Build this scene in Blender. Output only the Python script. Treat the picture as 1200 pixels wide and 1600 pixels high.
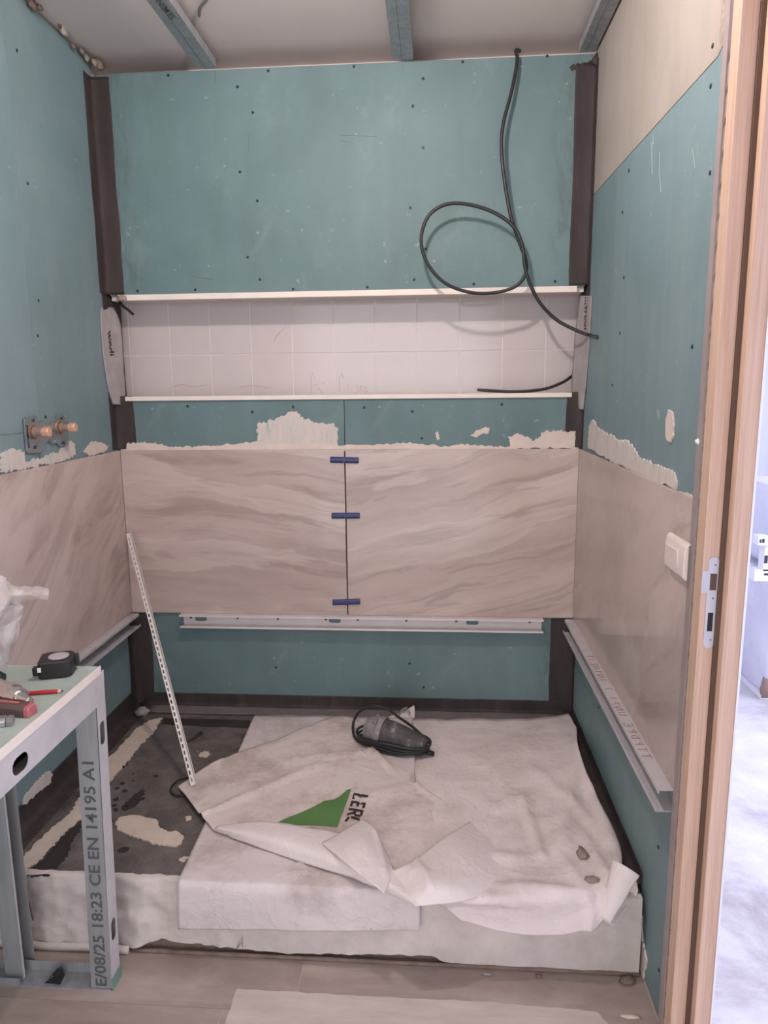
import bpy, bmesh, math, random
from mathutils import Vector, Matrix, noise
from mathutils.bvhtree import BVHTree
random.seed(7)
for o in list(bpy.data.objects): bpy.data.objects.remove(o)
S = bpy.context.scene
COL = S.collection

# ------------------------------------------------------------------ camera
CAM = Vector((1.1207, -2.4609, 1.3878)); FPX = 1112.95
YAW, PITCH, ROLL = -0.0736, -0.1757, -0.0102
FWD = Vector((math.sin(YAW)*math.cos(PITCH), math.cos(YAW)*math.cos(PITCH), math.sin(PITCH)))
R0 = Vector((math.cos(YAW), -math.sin(YAW), 0)); U0 = R0.cross(FWD)
RT = R0*math.cos(ROLL) + U0*math.sin(ROLL); UP = -R0*math.sin(ROLL) + U0*math.cos(ROLL)
cd = bpy.data.cameras.new('camera'); cam = bpy.data.objects.new('camera', cd); COL.objects.link(cam)
cd.sensor_fit = 'HORIZONTAL'; cd.sensor_width = 36; cd.lens = FPX/1200*36; cd.clip_start = 0.02
cam.matrix_world = Matrix(((RT.x, UP.x, -FWD.x, CAM.x), (RT.y, UP.y, -FWD.y, CAM.y), (RT.z, UP.z, -FWD.z, CAM.z), (0, 0, 0, 1)))
S.camera = cam

# ------------------------------------------------------------------ world, lights, exposure
wd = bpy.data.worlds.new('world'); S.world = wd; wd.use_nodes = True
wd.node_tree.nodes['Background'].inputs[0].default_value = (0.80, 0.86, 1.0, 1)
wd.node_tree.nodes['Background'].inputs[1].default_value = 1.0
LAMP_POWER = 29.5
def area(name, loc, rot, sx, sy, power, col):
    l = bpy.data.lights.new(name, 'AREA'); l.shape = 'RECTANGLE'; l.size = sx; l.size_y = sy; l.energy = power; l.color = col
    o = bpy.data.objects.new(name, l); COL.objects.link(o); o.location = loc; o.rotation_euler = rot
    return o
# daylight coming in through the window of the neighbouring room
area('window_daylight', (4.42, -0.5, 1.5), (0, math.radians(90), 0), 1.5, 4.2, 140, (0.76, 0.80, 1.0))
# added fill light behind the viewer, set in an unseen opening
area('front_fill', (0.78, -3.335, 1.08), (math.radians(90), 0, 0), 1.56, 2.1, 23, (1.0, 0.935, 0.945))
S.view_settings.view_transform = 'Standard'
S.view_settings.look = 'None'
S.view_settings.gamma = 1.0
S.view_settings.use_curve_mapping = False
S.view_settings.exposure = 0.0

# ------------------------------------------------------------------ helpers
W = 1.606
ZT = 0.20       # top of the shower base
ZB, ZU = 0.57, 1.17   # tile row
def px(u, v, x=None, y=None, z=None):
    d = FWD + RT*((u-600)/FPX) + UP*((800-v)/FPX)
    if x is not None: t = (x-CAM.x)/d.x
    elif y is not None: t = (y-CAM.y)/d.y
    else: t = (z-CAM.z)/d.z
    return CAM + d*t
WORG = {}
def org(o): return WORG.get(o.name, Vector((0, 0, 0))) if o else Vector((0, 0, 0))
def obj(name, verts, faces, mat, parent=None, smooth=False, solid=0, bevel=0, label=None):
    verts = [Vector(v) for v in verts]
    lo = Vector([min(v[i] for v in verts) for i in range(3)]); hi = Vector([max(v[i] for v in verts) for i in range(3)])
    o0 = Vector(((lo.x+hi.x)/2, (lo.y+hi.y)/2, lo.z))
    me = bpy.data.meshes.new(name); me.from_pydata([v-o0 for v in verts], [], [list(f) for f in faces])
    bm = bmesh.new(); bm.from_mesh(me); bmesh.ops.recalc_face_normals(bm, faces=bm.faces); bm.to_mesh(me); bm.free()
    if smooth:
        for p in me.polygons: p.use_smooth = True
    me.update()
    if mat: me.materials.append(M[mat] if isinstance(mat, str) else mat)
    ob = bpy.data.objects.new(name, me); COL.objects.link(ob)
    if parent: ob.parent = parent
    ob.location = o0 - org(parent); WORG[ob.name] = o0
    if bevel:
        m = ob.modifiers.new('bevel', 'BEVEL'); m.width = bevel; m.segments = 2; m.limit_method = 'ANGLE'
    if solid:
        m = ob.modifiers.new('solid', 'SOLIDIFY'); m.thickness = solid; m.offset = 0
    if label: ob['label'] = label
    return ob
def tag(o, label, cat, group=None, kind=None):
    o['label'] = label; o['category'] = cat
    if group: o['group'] = group
    if kind: o['kind'] = kind
    return o
def struct(o, label, cat): return tag(o, label, cat, kind='structure')
def thing(name, loc, label, cat, group=None, kind=None):
    o = bpy.data.objects.new(name, None); COL.objects.link(o); o.location = loc; o.empty_display_size = 0.05
    WORG[o.name] = Vector(loc); return tag(o, label, cat, group, kind)
class MB:
    def __init__(s): s.v = []; s.f = []
    def add(s, v, f):
        n = len(s.v); s.v += [Vector(p) for p in v]; s.f += [[i+n for i in q] for q in f]; return s
    def box(s, x0, x1, y0, y1, z0, z1):
        return s.add([(x, y, z) for z in (z0, z1) for y in (y0, y1) for x in (x0, x1)],
                     [(0,1,3,2), (4,6,7,5), (0,4,5,1), (2,3,7,6), (0,2,6,4), (1,5,7,3)])
    def hexa(s, a, b):   # two quads a (bottom) and b (top)
        return s.add(list(a)+list(b), [(3,2,1,0), (4,5,6,7), (0,1,5,4), (1,2,6,5), (2,3,7,6), (3,0,4,7)])
    def prism(s, pts, off):
        n = len(pts); off = Vector(off)
        return s.add([Vector(p) for p in pts]+[Vector(p)+off for p in pts],
                     [list(range(n-1, -1, -1)), list(range(n, 2*n))]+[[i, (i+1) % n, n+(i+1) % n, n+i] for i in range(n)])
    def tube(s, path, r, seg=10, cap=True):
        path = [Vector(p) for p in path]; n = len(path); rs = r if isinstance(r, (list, tuple)) else [r]*n
        ring = []; up = None; v = []; f = []
        for i, p in enumerate(path):
            t = (path[min(i+1, n-1)]-path[max(i-1, 0)]).normalized()
            if up is None: up = t.orthogonal().normalized()
            up = (up - t*up.dot(t)).normalized(); b = t.cross(up)
            v += [p + (up*math.cos(a)+b*math.sin(a))*rs[i] for a in [2*math.pi*k/seg for k in range(seg)]]
        for i in range(n-1):
            for k in range(seg): f.append([i*seg+k, i*seg+(k+1) % seg, (i+1)*seg+(k+1) % seg, (i+1)*seg+k])
        if cap: f += [list(range(seg-1, -1, -1)), list(range((n-1)*seg, n*seg))]
        return s.add(v, f)
    def lathe(s, p0, axis, prof, seg=20):   # prof: (distance along axis, radius)
        axis = Vector(axis).normalized(); path = [Vector(p0)+axis*d for d, r in prof]
        up = axis.orthogonal().normalized(); b = axis.cross(up); v = []; f = []; n = len(prof)
        for p, (d, r) in zip(path, prof):
            v += [p+(up*math.cos(2*math.pi*k/seg)+b*math.sin(2*math.pi*k/seg))*max(r, 1e-4) for k in range(seg)]
        for i in range(n-1):
            for k in range(seg): f.append([i*seg+k, i*seg+(k+1) % seg, (i+1)*seg+(k+1) % seg, (i+1)*seg+k])
        f += [list(range(seg-1, -1, -1)), list(range((n-1)*seg, n*seg))]
        return s.add(v, f)
    def build(s, name, mat, parent=None, **k): return obj(name, s.v, s.f, mat, parent, **k)
def box(name, x0, x1, y0, y1, z0, z1, mat, parent=None, **k):
    return MB().box(x0, x1, y0, y1, z0, z1).build(name, mat, parent, **k)
def crom(p, n=8):
    p = [Vector(a) for a in p]; out = []
    for i in range(len(p)-1):
        a = p[max(i-1, 0)]; b = p[i]; c = p[i+1]; d = p[min(i+2, len(p)-1)]
        for k in range(n):
            t = k/n
            out.append(0.5*((2*b)+(c-a)*t+(2*a-5*b+4*c-d)*t*t+(3*b-a-3*c+d)*t**3))
    return out+[p[-1]]
def plate(name, outline, holes, to3d, off, mat, parent=None, **k):
    """flat plate from a 2-D outline with holes, mapped by to3d(s,t) and thickened by the vector off"""
    bm = bmesh.new(); es = []
    for loop in [outline]+holes:
        vs = [bm.verts.new((a, b, 0)) for a, b in loop]
        es += [bm.edges.new((vs[i], vs[(i+1) % len(vs)])) for i in range(len(vs))]
    bmesh.ops.triangle_fill(bm, use_beauty=True, use_dissolve=False, edges=es)
    bm.verts.index_update(); v2 = [(v.co.x, v.co.y) for v in bm.verts]; f = [[v.index for v in fa.verts] for fa in bm.faces]; bm.free()
    off = Vector(off); n = len(v2); A = [Vector(to3d(a, b)) for a, b in v2]; B = [p+off for p in A]; F = f+[[i+n for i in reversed(q)] for q in f]
    cnt = {}
    for q in f:
        for i in range(3): e = (q[i], q[(i+1) % 3]); cnt[tuple(sorted(e))] = cnt.get(tuple(sorted(e)), 0)+1
    for (a, b), c in cnt.items():
        if c == 1: F.append([a, b, b+n, a+n])
    return obj(name, A+B, F, mat, parent, **k)
def rect(a, b, c, d): return [(a, c), (b, c), (b, d), (a, d)]
def stad(cx, cy, w, h, n=6):   # upright slot (h > w) or level slot
    r = min(w, h)/2; P = []
    if h >= w:
        for k in range(n+1): a = math.pi*k/n; P.append((cx+r*math.cos(a), cy+(h/2-r)+r*math.sin(a)))
        for k in range(n+1): a = math.pi+math.pi*k/n; P.append((cx+r*math.cos(a), cy-(h/2-r)+r*math.sin(a)))
    else:
        for k in range(n+1): a = -math.pi/2+math.pi*k/n; P.append((cx+(w/2-r)+r*math.cos(a), cy+r*math.sin(a)))
        for k in range(n+1): a = math.pi/2+math.pi*k/n; P.append((cx-(w/2-r)+r*math.cos(a), cy+r*math.sin(a)))
    return P
def blob(name, pts, off, mat, parent, jag=0.004, n=6, seed=0, label=None):
    """ragged smear: 3-D planar outline, edges subdivided and jittered in the plane, thickened by off"""
    pts = [Vector(p) for p in pts]; off = Vector(off); rnd = random.Random(seed); nn = off.normalized(); out = []
    for i in range(len(pts)):
        a, b = pts[i], pts[(i+1) % len(pts)]; m = max(2, min(n*2, int((b-a).length/0.006)))
        side = (b-a).cross(nn); side = side.normalized() if side.length > 0 else Vector((0, 0, 0))
        for k in range(m):
            out.append(a+(b-a)*(k/m)+side*(rnd.uniform(-1, 1)*jag))
    o = MB().prism(out, off).build(name, mat, parent)
    if label: o['label'] = label
    return o
def text_mesh(txt, bold=False):
    c = bpy.data.curves.new('t', 'FONT'); c.body = txt; c.resolution_u = 3; c.offset = 0.018
    o = bpy.data.objects.new('t', c); COL.objects.link(o); bpy.context.view_layer.update()
    me = bpy.data.meshes.new_from_object(o.evaluated_get(bpy.context.evaluated_depsgraph_get()))
    bm = bmesh.new(); bm.from_mesh(me); bmesh.ops.triangulate(bm, faces=bm.faces)
    v = [(p.co.x, p.co.y) for p in bm.verts]; bm.verts.index_update(); f = [[q.index for q in fa.verts] for fa in bm.faces]; bm.free()
    bpy.data.objects.remove(o); bpy.data.curves.remove(c); bpy.data.meshes.remove(me)
    x0 = min(a for a, b in v); x1 = max(a for a, b in v); y1 = max(b for a, b in v); y0 = min(b for a, b in v)
    return [((a-x0)/(x1-x0), (b-y0)/(y1-y0)) for a, b in v], f
def text(name, txt, fn, mat, parent, label=None):
    v, f = text_mesh(txt); o = obj(name, [fn(a, b) for a, b in v], f, mat, parent); o['kind'] = 'stuff'
    if label: o['label'] = label
    return o
def lerpq(a, b, c, d):   # corners: bottom-left, bottom-right, top-left, top-right of a text
    a, b, c, d = map(Vector, (a, b, c, d))
    return lambda s, t: (a*(1-s)+b*s)*(1-t)+(c*(1-s)+d*s)*t

# ------------------------------------------------------------------ materials
def lin(r, g, b):
    return tuple(((c/255)/12.92 if c/255 <= 0.04045 else ((c/255+0.055)/1.055)**2.4) for c in (r, g, b))+(1,)
M = {}
class NT:
    def __init__(s, name, rough=0.6, metal=0.0, spec=0.5):
        m = bpy.data.materials.new(name); m.use_nodes = True; M[name] = m; s.m = m; s.t = m.node_tree; s.b = s.t.nodes['Principled BSDF']
        s.b.inputs['Roughness'].default_value = rough; s.b.inputs['Metallic'].default_value = metal; s.b.inputs['Specular IOR Level'].default_value = spec
        s.co = s.t.nodes.new('ShaderNodeTexCoord').outputs['Object']
    def n(s, t, **k):
        q = s.t.nodes.new(t)
        for a, b in k.items(): setattr(q, a, b)
        return q
    def link(s, a, b): s.t.links.new(a, b)
    def map(s, scale=(1, 1, 1), rot=(0, 0, 0), loc=(0, 0, 0), src=None):
        q = s.n('ShaderNodeMapping'); q.inputs['Scale'].default_value = scale; q.inputs['Rotation'].default_value = rot; q.inputs['Location'].default_value = loc
        s.link(src or s.co, q.inputs['Vector']); return q.outputs[0]
    def noise(s, scale, detail=4, rough=0.55, dist=0, src=None):
        q = s.n('ShaderNodeTexNoise'); q.inputs['Scale'].default_value = scale; q.inputs['Detail'].default_value = detail
        q.inputs['Roughness'].default_value = rough; q.inputs['Distortion'].default_value = dist; s.link(src or s.co, q.inputs['Vector']); return q.outputs[0]
    def ramp(s, src, stops):
        q = s.n('ShaderNodeValToRGB'); e = q.color_ramp.elements
        while len(e) < len(stops): e.new(0.5)
        for el, (p, c) in zip(e, stops): el.position = p; el.color = c if len(c) == 4 else (*c, 1)
        s.link(src, q.inputs[0]); return q.outputs[0]
    def mix(s, fac, a, b, mode='MIX'):
        q = s.n('ShaderNodeMix', data_type='RGBA', blend_type=mode); 
        for key, val in ((0, fac), (6, a), (7, b)):
            if hasattr(val, 'is_output'): s.link(val, q.inputs[key])
            else: q.inputs[key].default_value = val
        return q.outputs[2]
    def col(s, c):
        if hasattr(c, 'is_output'): s.link(c, s.b.inputs['Base Color'])
        else: s.b.inputs['Base Color'].default_value = c
        return s
    def bump(s, h, strength=0.2, dist=0.002):
        q = s.n('ShaderNodeBump'); q.inputs['Strength'].default_value = strength; q.inputs['Distance'].default_value = dist
        s.link(h, q.inputs['Height']); s.link(q.outputs[0], s.b.inputs['Normal']); return s
BW = lambda a: (a, a, a, 1)
def plain(name, c, rough=0.6, metal=0.0, var=0.12, scale=14, bump=0.0, spec=0.5):
    t = NT(name, rough, metal, spec); n = t.noise(scale, 5)
    d = tuple(x*(1-var) for x in c[:3])+(1,); l = tuple(min(1, x*(1+var)) for x in c[:3])+(1,)
    t.col(t.ramp(n, [(0.3, d), (0.7, l)]))
    if bump: t.bump(t.noise(scale*6, 4), bump, 0.001)
    return t
def board(name, base, dirt, streak, edge=False):
    t = NT(name, 0.58, 0, 0.35)
    c = t.ramp(t.noise(2.6, 6, 0.6, 0.4), [(0.30, lin(*[x-9 for x in base])), (0.55, lin(*base)), (0.75, lin(*[x+9 for x in base]))])
    st = t.ramp(t.noise(3, 5, 0.65, 0.3, src=t.map(streak)), [(0.45, BW(0)), (0.78, BW(0.45))])
    c = t.mix(st, c, lin(*dirt))
    sp = t.ramp(t.noise(38, 3, 0.6), [(0.68, BW(0)), (0.78, BW(0.55))])
    c = t.mix(sp, c, lin(178, 196, 192))
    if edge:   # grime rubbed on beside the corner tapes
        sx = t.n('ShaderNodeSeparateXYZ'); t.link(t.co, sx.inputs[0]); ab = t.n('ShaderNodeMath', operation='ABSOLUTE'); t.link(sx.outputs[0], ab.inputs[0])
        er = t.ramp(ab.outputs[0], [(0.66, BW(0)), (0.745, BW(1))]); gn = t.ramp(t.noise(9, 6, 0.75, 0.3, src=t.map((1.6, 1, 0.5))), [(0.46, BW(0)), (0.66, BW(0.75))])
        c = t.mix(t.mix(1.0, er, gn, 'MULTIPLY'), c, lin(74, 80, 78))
    wi = t.ramp(t.noise(5, 7, 0.75, 0.4, src=t.map((1, 1, 0.8), loc=(3, 3, 3))), [(0.56, BW(0)), (0.8, BW(0.35))]); c = t.mix(wi, c, lin(150, 168, 168))
    t.col(c); t.bump(t.noise(60, 3), 0.10, 0.001); return t
board('teal_board', (104, 128, 130), (91, 111, 112), (3, 3, 0.8), True)
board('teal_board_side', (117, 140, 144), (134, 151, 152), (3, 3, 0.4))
t = NT('cream_board', 0.7); c = t.ramp(t.noise(3, 6, 0.65, 0.3, src=t.map((1, 1.6, 0.8))), [(0.3, lin(150, 146, 136)), (0.55, lin(164, 156, 147)), (0.75, lin(172, 163, 154))]); t.col(c)
t = NT('tape', 0.75); c = t.ramp(t.noise(5, 6, 0.65, 0.3, src=t.map((3, 3, 0.7))), [(0.28, lin(40, 33, 33)), (0.55, lin(60, 51, 50)), (0.72, lin(78, 68, 66)), (0.86, lin(118, 106, 102))]); t.col(c); t.bump(t.noise(90, 3), 0.15, 0.001)
plain('tape_grey', lin(112, 104, 102), 0.8, var=0.15, scale=16)
plain('tape_light', lin(156, 151, 150), 0.8, var=0.14, scale=22, bump=0.2)
plain('filler', lin(212, 198, 188), 0.85, var=0.06, scale=25, bump=0.5)
t = NT('filler_thin', 0.8); c = t.ramp(t.noise(30, 5, 0.7, src=t.map((1.5, 1.5, 0.35))), [(0.30, lin(150, 166, 164)), (0.42, lin(198, 193, 186)), (0.7, lin(212, 201, 193))]); t.col(c); t.bump(t.noise(50, 3), 0.3, 0.001)
plain('scratch_pale', lin(166, 180, 180), 0.8, var=0.05)
plain('screw_dark', lin(28, 30, 32), 0.5, var=0.05)
plain('gypsum_edge', lin(232, 222, 212), 0.7, var=0.05)
def stone(name, rot, seed, stretch=6.5, vein_amt=0.45):
    t = NT(name, 0.25, 0, 0.3)
    base = t.map((1, 1, 1), rot, (seed, seed*1.7, seed*0.6))
    warp = t.n('ShaderNodeTexNoise'); warp.inputs['Scale'].default_value = 2.2; warp.inputs['Detail'].default_value = 4; t.link(base, warp.inputs['Vector'])
    wv = t.n('ShaderNodeVectorMath', operation='SCALE'); wv.inputs[3].default_value = 0.13; t.link(warp.outputs[1], wv.inputs[0])
    ad = t.n('ShaderNodeVectorMath', operation='ADD'); t.link(base, ad.inputs[0]); t.link(wv.outputs[0], ad.inputs[1])
    sc = t.map((1.0, 1.0, stretch), src=ad.outputs[0])
    c = t.ramp(t.noise(0.8, 6, 0.55, 0.2, src=sc), [(0.28, lin(163, 146, 139)), (0.45, lin(181, 164, 156)), (0.55, lin(190, 174, 166)), (0.72, lin(203, 188, 180))])
    fine = t.ramp(t.noise(3.2, 8, 0.7, 0.3, src=sc), [(0.33, BW(0.35)), (0.5, BW(0))])
    c = t.mix(fine, c, lin(160, 142, 135))
    dark = t.ramp(t.noise(1.6, 6, 0.65, 0.8, src=t.map((1.0, 1.0, stretch*1.6), loc=(4, 2, 7), src=ad.outputs[0])), [(0.37, BW(0.45)), (0.46, BW(0))])
    c = t.mix(dark, c, lin(148, 130, 123))
    vein = t.ramp(t.noise(0.9, 5, 0.55, 0.2, src=t.map((1.0, 1.0, stretch), loc=(9, 5, 3), src=ad.outputs[0])), [(0.535, BW(0)), (0.56, BW(vein_amt)), (0.64, BW(vein_amt*0.4)), (0.72, BW(0))])
    c = t.mix(vein, c, lin(208, 195, 187))
    dust = t.ramp(t.noise(11, 6, 0.75), [(0.56, BW(0)), (0.8, BW(0.4))]); c = t.mix(dust, c, lin(196, 184, 178))
    t.col(c); r = t.ramp(t.noise(4, 5, 0.6), [(0.35, BW(0.07)), (0.7, BW(0.20))]); t.link(r, t.b.inputs['Roughness'])
    return t
stone('stone_back_a', (0, math.radians(-6), 0), 3.1)
stone('stone_back_b', (0, math.radians(16), 0), 8.4)
stone('stone_left', (math.radians(-38), 0, 0), 5.2, 3.2, 0.5)
stone('stone_right', (math.radians(34), 0, 0), 1.3, 2.0, 0.3)
plain('tile_edge', lin(92, 80, 76), 0.7)
t = NT('white_tile', 0.12); c = t.ramp(t.noise(4, 3), [(0.3, lin(193, 185, 184)), (0.7, lin(201, 193, 191))])
du = t.ramp(t.noise(3, 6, 0.7, src=t.map((3, 3, 9))), [(0.58, BW(0)), (0.8, BW(0.35))]); t.col(t.mix(du, c, lin(176, 170, 167)))
plain('grout', lin(222, 214, 211), 0.9, var=0.04)
plain('pencil_mark', lin(150, 140, 140), 0.9)
t = NT('galvanised', 0.5, 0.5); t.col(t.ramp(t.noise(12, 6, 0.6, src=t.map((3, 3, 0.4))), [(0.3, lin(150, 154, 156)), (0.7, lin(184, 186, 188))])); t.bump(t.noise(120, 2), 0.08, 0.0006)
t = NT('galvanised_dusty', 0.62, 0.35); t.col(t.ramp(t.noise(9, 6, 0.65, src=t.map((1, 1, 1))), [(0.25, lin(190, 189, 191)), (0.55, lin(207, 204, 207)), (0.8, lin(220, 215, 216))]))
plain('stud_mauve', lin(160, 148, 146), 0.6, 0.2, var=0.08)
plain('white_rail', lin(216, 209, 208), 0.5, 0.1, var=0.05)
plain('stud_ink', lin(86, 90, 94), 0.7)
t = NT('wood', 0.45)
g = t.noise(3, 8, 0.7, 0.2, src=t.map((60, 60, 1.2))); c = t.ramp(g, [(0.3, lin(190, 156, 134)), (0.52, lin(209, 177, 155)), (0.7, lin(219, 190, 170))]); t.col(c); t.bump(g, 0.08, 0.0006)
plain('seal_dark', lin(96, 74, 62), 0.7)
plain('foam', lin(150, 138, 126), 0.9, var=0.3, scale=60, bump=0.8)
plain('ceiling_white', lin(222, 212, 207), 0.85, var=0.04, scale=3)
plain('plaster_wall', lin(212, 204, 198), 0.85, var=0.05, scale=4)
plain('dark_gap', lin(70, 58, 54), 0.9)
t = NT('floor_tile', 0.38)
sc = t.map((1.2, 6, 1), (0, 0, math.radians(7)))
c = t.ramp(t.noise(1.6, 8, 0.62, 0.5, src=sc), [(0.3, lin(136, 121, 113)), (0.5, lin(156, 141, 132)), (0.7, lin(176, 162, 153))])
d = t.ramp(t.noise(7, 6, 0.7), [(0.5, BW(0)), (0.75, BW(0.35))]); t.col(t.mix(d, c, lin(190, 178, 170)))
plain('floor_joint', lin(178, 165, 155), 0.9)
t = NT('floor_film', 0.5); c = t.ramp(t.noise(5, 6, 0.65, src=t.map((1, 4, 1))), [(0.3, lin(178, 166, 158)), (0.7, lin(203, 191, 183))]); t.col(c)
plain('mortar_brown', lin(126, 108, 98), 0.9, var=0.25, scale=30, bump=0.5)
t = NT('base_white', 0.8); c = t.ramp(t.noise(7, 6, 0.65), [(0.3, lin(186, 178, 172)), (0.6, lin(212, 203, 197)), (0.8, lin(222, 213, 206))])
sp = t.ramp(t.noise(26, 4, 0.7), [(0.66, BW(0)), (0.76, BW(0.5))]); t.col(t.mix(sp, c, lin(160, 148, 140))); t.bump(t.noise(14, 6, 0.65), 0.55, 0.006)
# grey building board with a woven glass-fibre mesh
t = NT('mesh_board', 0.8)
wv = t.n('ShaderNodeTexWave'); wv.inputs['Scale'].default_value = 105; wv.inputs['Distortion'].default_value = 0.6; t.link(t.map((1, 0.2, 1), (0, 0, math.radians(78))), wv.inputs['Vector'])
c = t.ramp(t.noise(7, 8, 0.75), [(0.30, lin(54, 50, 48)), (0.48, lin(88, 83, 80)), (0.62, lin(108, 102, 99)), (0.78, lin(130, 123, 119))])
c = t.mix(t.ramp(wv.outputs[1], [(0.5, BW(0)), (0.9, BW(0.15))]), c, lin(160, 153, 148))
st = t.ramp(t.noise(3.2, 5, 0.6), [(0.58, BW(0)), (0.64, BW(0.85))]); c = t.mix(st, c, lin(52, 46, 44))
wsp = t.ramp(t.noise(34, 3, 0.7), [(0.7, BW(0)), (0.76, BW(0.8))]); c = t.mix(wsp, c, lin(176, 168, 160)); t.col(c); t.bump(wv.outputs[1], 0.15, 0.001)
plain('board_stain', lin(46, 40, 39), 0.85, var=0.2)
plain('mortar_cream', lin(205, 192, 178), 0.85, var=0.08, scale=20, bump=0.6)
def sheetmat(name, base, dirt, amt):
    t = NT(name, 0.62)
    c = t.ramp(t.noise(3, 4), [(0.3, lin(*[x-6 for x in base])), (0.7, lin(*base))])
    d = t.ramp(t.noise(3.2, 7, 0.72, 0.3), [(0.47, BW(0)), (0.66, BW(amt))]); c = t.mix(d, c, lin(*dirt)); d2 = t.ramp(t.noise(14, 7, 0.8), [(0.55, BW(0)), (0.75, BW(amt*0.7))]); c = t.mix(d2, c, lin(*[x-16 for x in dirt]))
    sp = t.ramp(t.noise(30, 3, 0.7), [(0.71, BW(0)), (0.77, BW(0.5))]); c = t.mix(sp, c, lin(128, 114, 106)); t.col(c)
    cr1 = t.ramp(t.noise(6, 3, 0.55, 0.6), [(0.44, BW(0)), (0.495, BW(1)), (0.55, BW(0))]); cr2 = t.ramp(t.noise(13, 3, 0.55, 0.8), [(0.45, BW(0)), (0.5, BW(0.6)), (0.55, BW(0))])
    hh = t.mix(0.5, t.mix(1.0, cr1, cr2, 'ADD'), t.noise(9, 6, 0.6))
    t.bump(hh, 0.20, 0.008); t.b.inputs['Transmission Weight'].default_value = 0.0; return t
sheetmat('sheet_under', (218, 209, 208), (166, 150, 141), 0.7)
sheetmat('sheet_logo', (228, 216, 211), (174, 156, 146), 0.85)
sheetmat('sheet_right', (231, 220, 218), (186, 171, 165), 0.55)
sheetmat('sheet_inner', (230, 221, 218), (200, 190, 182), 0.3)
plain('print_green', lin(88, 130, 72), 0.6, var=0.08)
plain('print_black', lin(52, 42, 40), 0.7, var=0.05)
plain('cable_black', lin(38, 38, 40), 0.45, var=0.08)
plain('clip_blue', lin(48, 58, 108), 0.4, var=0.1)
plain('brass', lin(168, 148, 134), 0.4, 0.5, var=0.08)
plain('brass_cap', lin(222, 178, 150), 0.4, 0.3, var=0.06)
plain('copper_ring', lin(150, 100, 76), 0.4, 0.6)
plain('steel', lin(178, 180, 184), 0.32, 0.85, var=0.08)
plain('strike_plate', lin(205, 205, 214), 0.4, 0.35, var=0.03)
plain('switch_white', lin(230, 216, 210), 0.35, var=0.02)
plain('grey_plastic', lin(120, 116, 114), 0.5)
plain('green_board_edge', lin(112, 142, 128), 0.7)
t = NT('bench_board', 0.6); c = t.ramp(t.noise(6, 6, 0.65), [(0.3, lin(150, 166, 158)), (0.7, lin(180, 192, 184))]); sp = t.ramp(t.noise(28, 3, 0.6), [(0.66, BW(0)), (0.74, BW(0.5))]); t.col(t.mix(sp, c, lin(176, 160, 146)))
plain('strip_white', lin(206, 202, 198), 0.45, 0.2, var=0.06)
plain('tool_black', lin(34, 33, 35), 0.45, var=0.15)
t = NT('tool_dusty', 0.6); c = t.ramp(t.noise(24, 5, 0.7), [(0.35, lin(50, 48, 50)), (0.55, lin(78, 74, 74)), (0.75, lin(164, 158, 154))]); t.col(c)
t = NT('gear_grey', 0.55, 0.3); c = t.ramp(t.noise(22, 5, 0.7), [(0.35, lin(112, 108, 108)), (0.6, lin(150, 146, 146)), (0.8, lin(184, 180, 178))]); t.col(c)
plain('tape_sticker', lin(176, 170, 172), 0.4)
plain('red_paint', lin(176, 48, 52), 0.4, var=0.1)
plain('pencil_wood', lin(214, 180, 156), 0.6)
plain('chrome', lin(214, 202, 194), 0.18, 0.95, var=0.04)
plain('knife_body', lin(98, 80, 78), 0.5, 0.2, var=0.2)
plain('knife_red', lin(176, 98, 104), 0.5)
plain('dark_green', lin(24, 46, 42), 0.5)
t = NT('film', 0.22); t.col(lin(226, 220, 216)); t.b.inputs['Alpha'].default_value = 0.30; t.bump(t.noise(22, 5, 0.6), 0.5, 0.004)
t = NT('wrap_film', 0.3); t.col(t.ramp(t.noise(3, 4), [(0.3, lin(208, 208, 226)), (0.7, lin(232, 230, 240))])); t.bump(t.noise(7, 5, 0.6), 0.5, 0.02)
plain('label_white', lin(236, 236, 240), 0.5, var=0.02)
plain('label_black', lin(52, 50, 62), 0.5)
plain('label_blue', lin(110, 130, 178), 0.5)
plain('card_brown', lin(150, 126, 116), 0.8)
t = NT('concrete', 0.85); c = t.ramp(t.noise(2.2, 8, 0.7, 0.5), [(0.35, lin(168, 158, 160)), (0.52, lin(206, 202, 206)), (0.7, lin(224, 222, 226))]); t.col(c); t.bump(t.noise(12, 6), 0.3, 0.004)
plain('hall_wall', lin(222, 222, 230), 0.85, var=0.03, scale=2)
plain('chip_stone', lin(150, 134, 124), 0.9, var=0.15, scale=50)
plain('red_pen', lin(150, 92, 88), 0.8)
t = NT('bulb_glow'); t.b.inputs['Emission Color'].default_value = (1.0, 0.865, 0.84, 1)

# ------------------------------------------------------------------ setting: shell
HC = 2.452                # old ceiling
floor = box('floor', -0.1, 1.68, -3.35, 0.0, -0.06, -0.0012, 'floor_joint'); struct(floor, 'stone-look tiled floor of the bathroom in front of the shower base', 'floor')
def floor_piece(x0, x1, y0, y1): box('floor_tile', x0, x1, y0, y1, -0.0011, 0, 'floor_tile', floor)
fj = px(469, 1530, z=0).x
for (y0, y1, offs) in ((-1.098, -0.9, 0.0), (-1.70, -1.1, -0.16), (-2.302, -1.702, 0.14), (-2.904, -2.304, -0.16), (-3.34, -2.906, 0.1)):
    xs = [-0.09, fj-0.0015+offs, 1.612]
    floor_piece(xs[0], xs[1], y0, y1); floor_piece(xs[1]+0.003, xs[2], y0, y1)
ceiling = box('ceiling', -0.15, 1.70, -3.35, 0.20, HC, HC+0.1, 'ceiling_white'); struct(ceiling, 'off-white old ceiling above the open metal ceiling profiles', 'ceiling')

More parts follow.
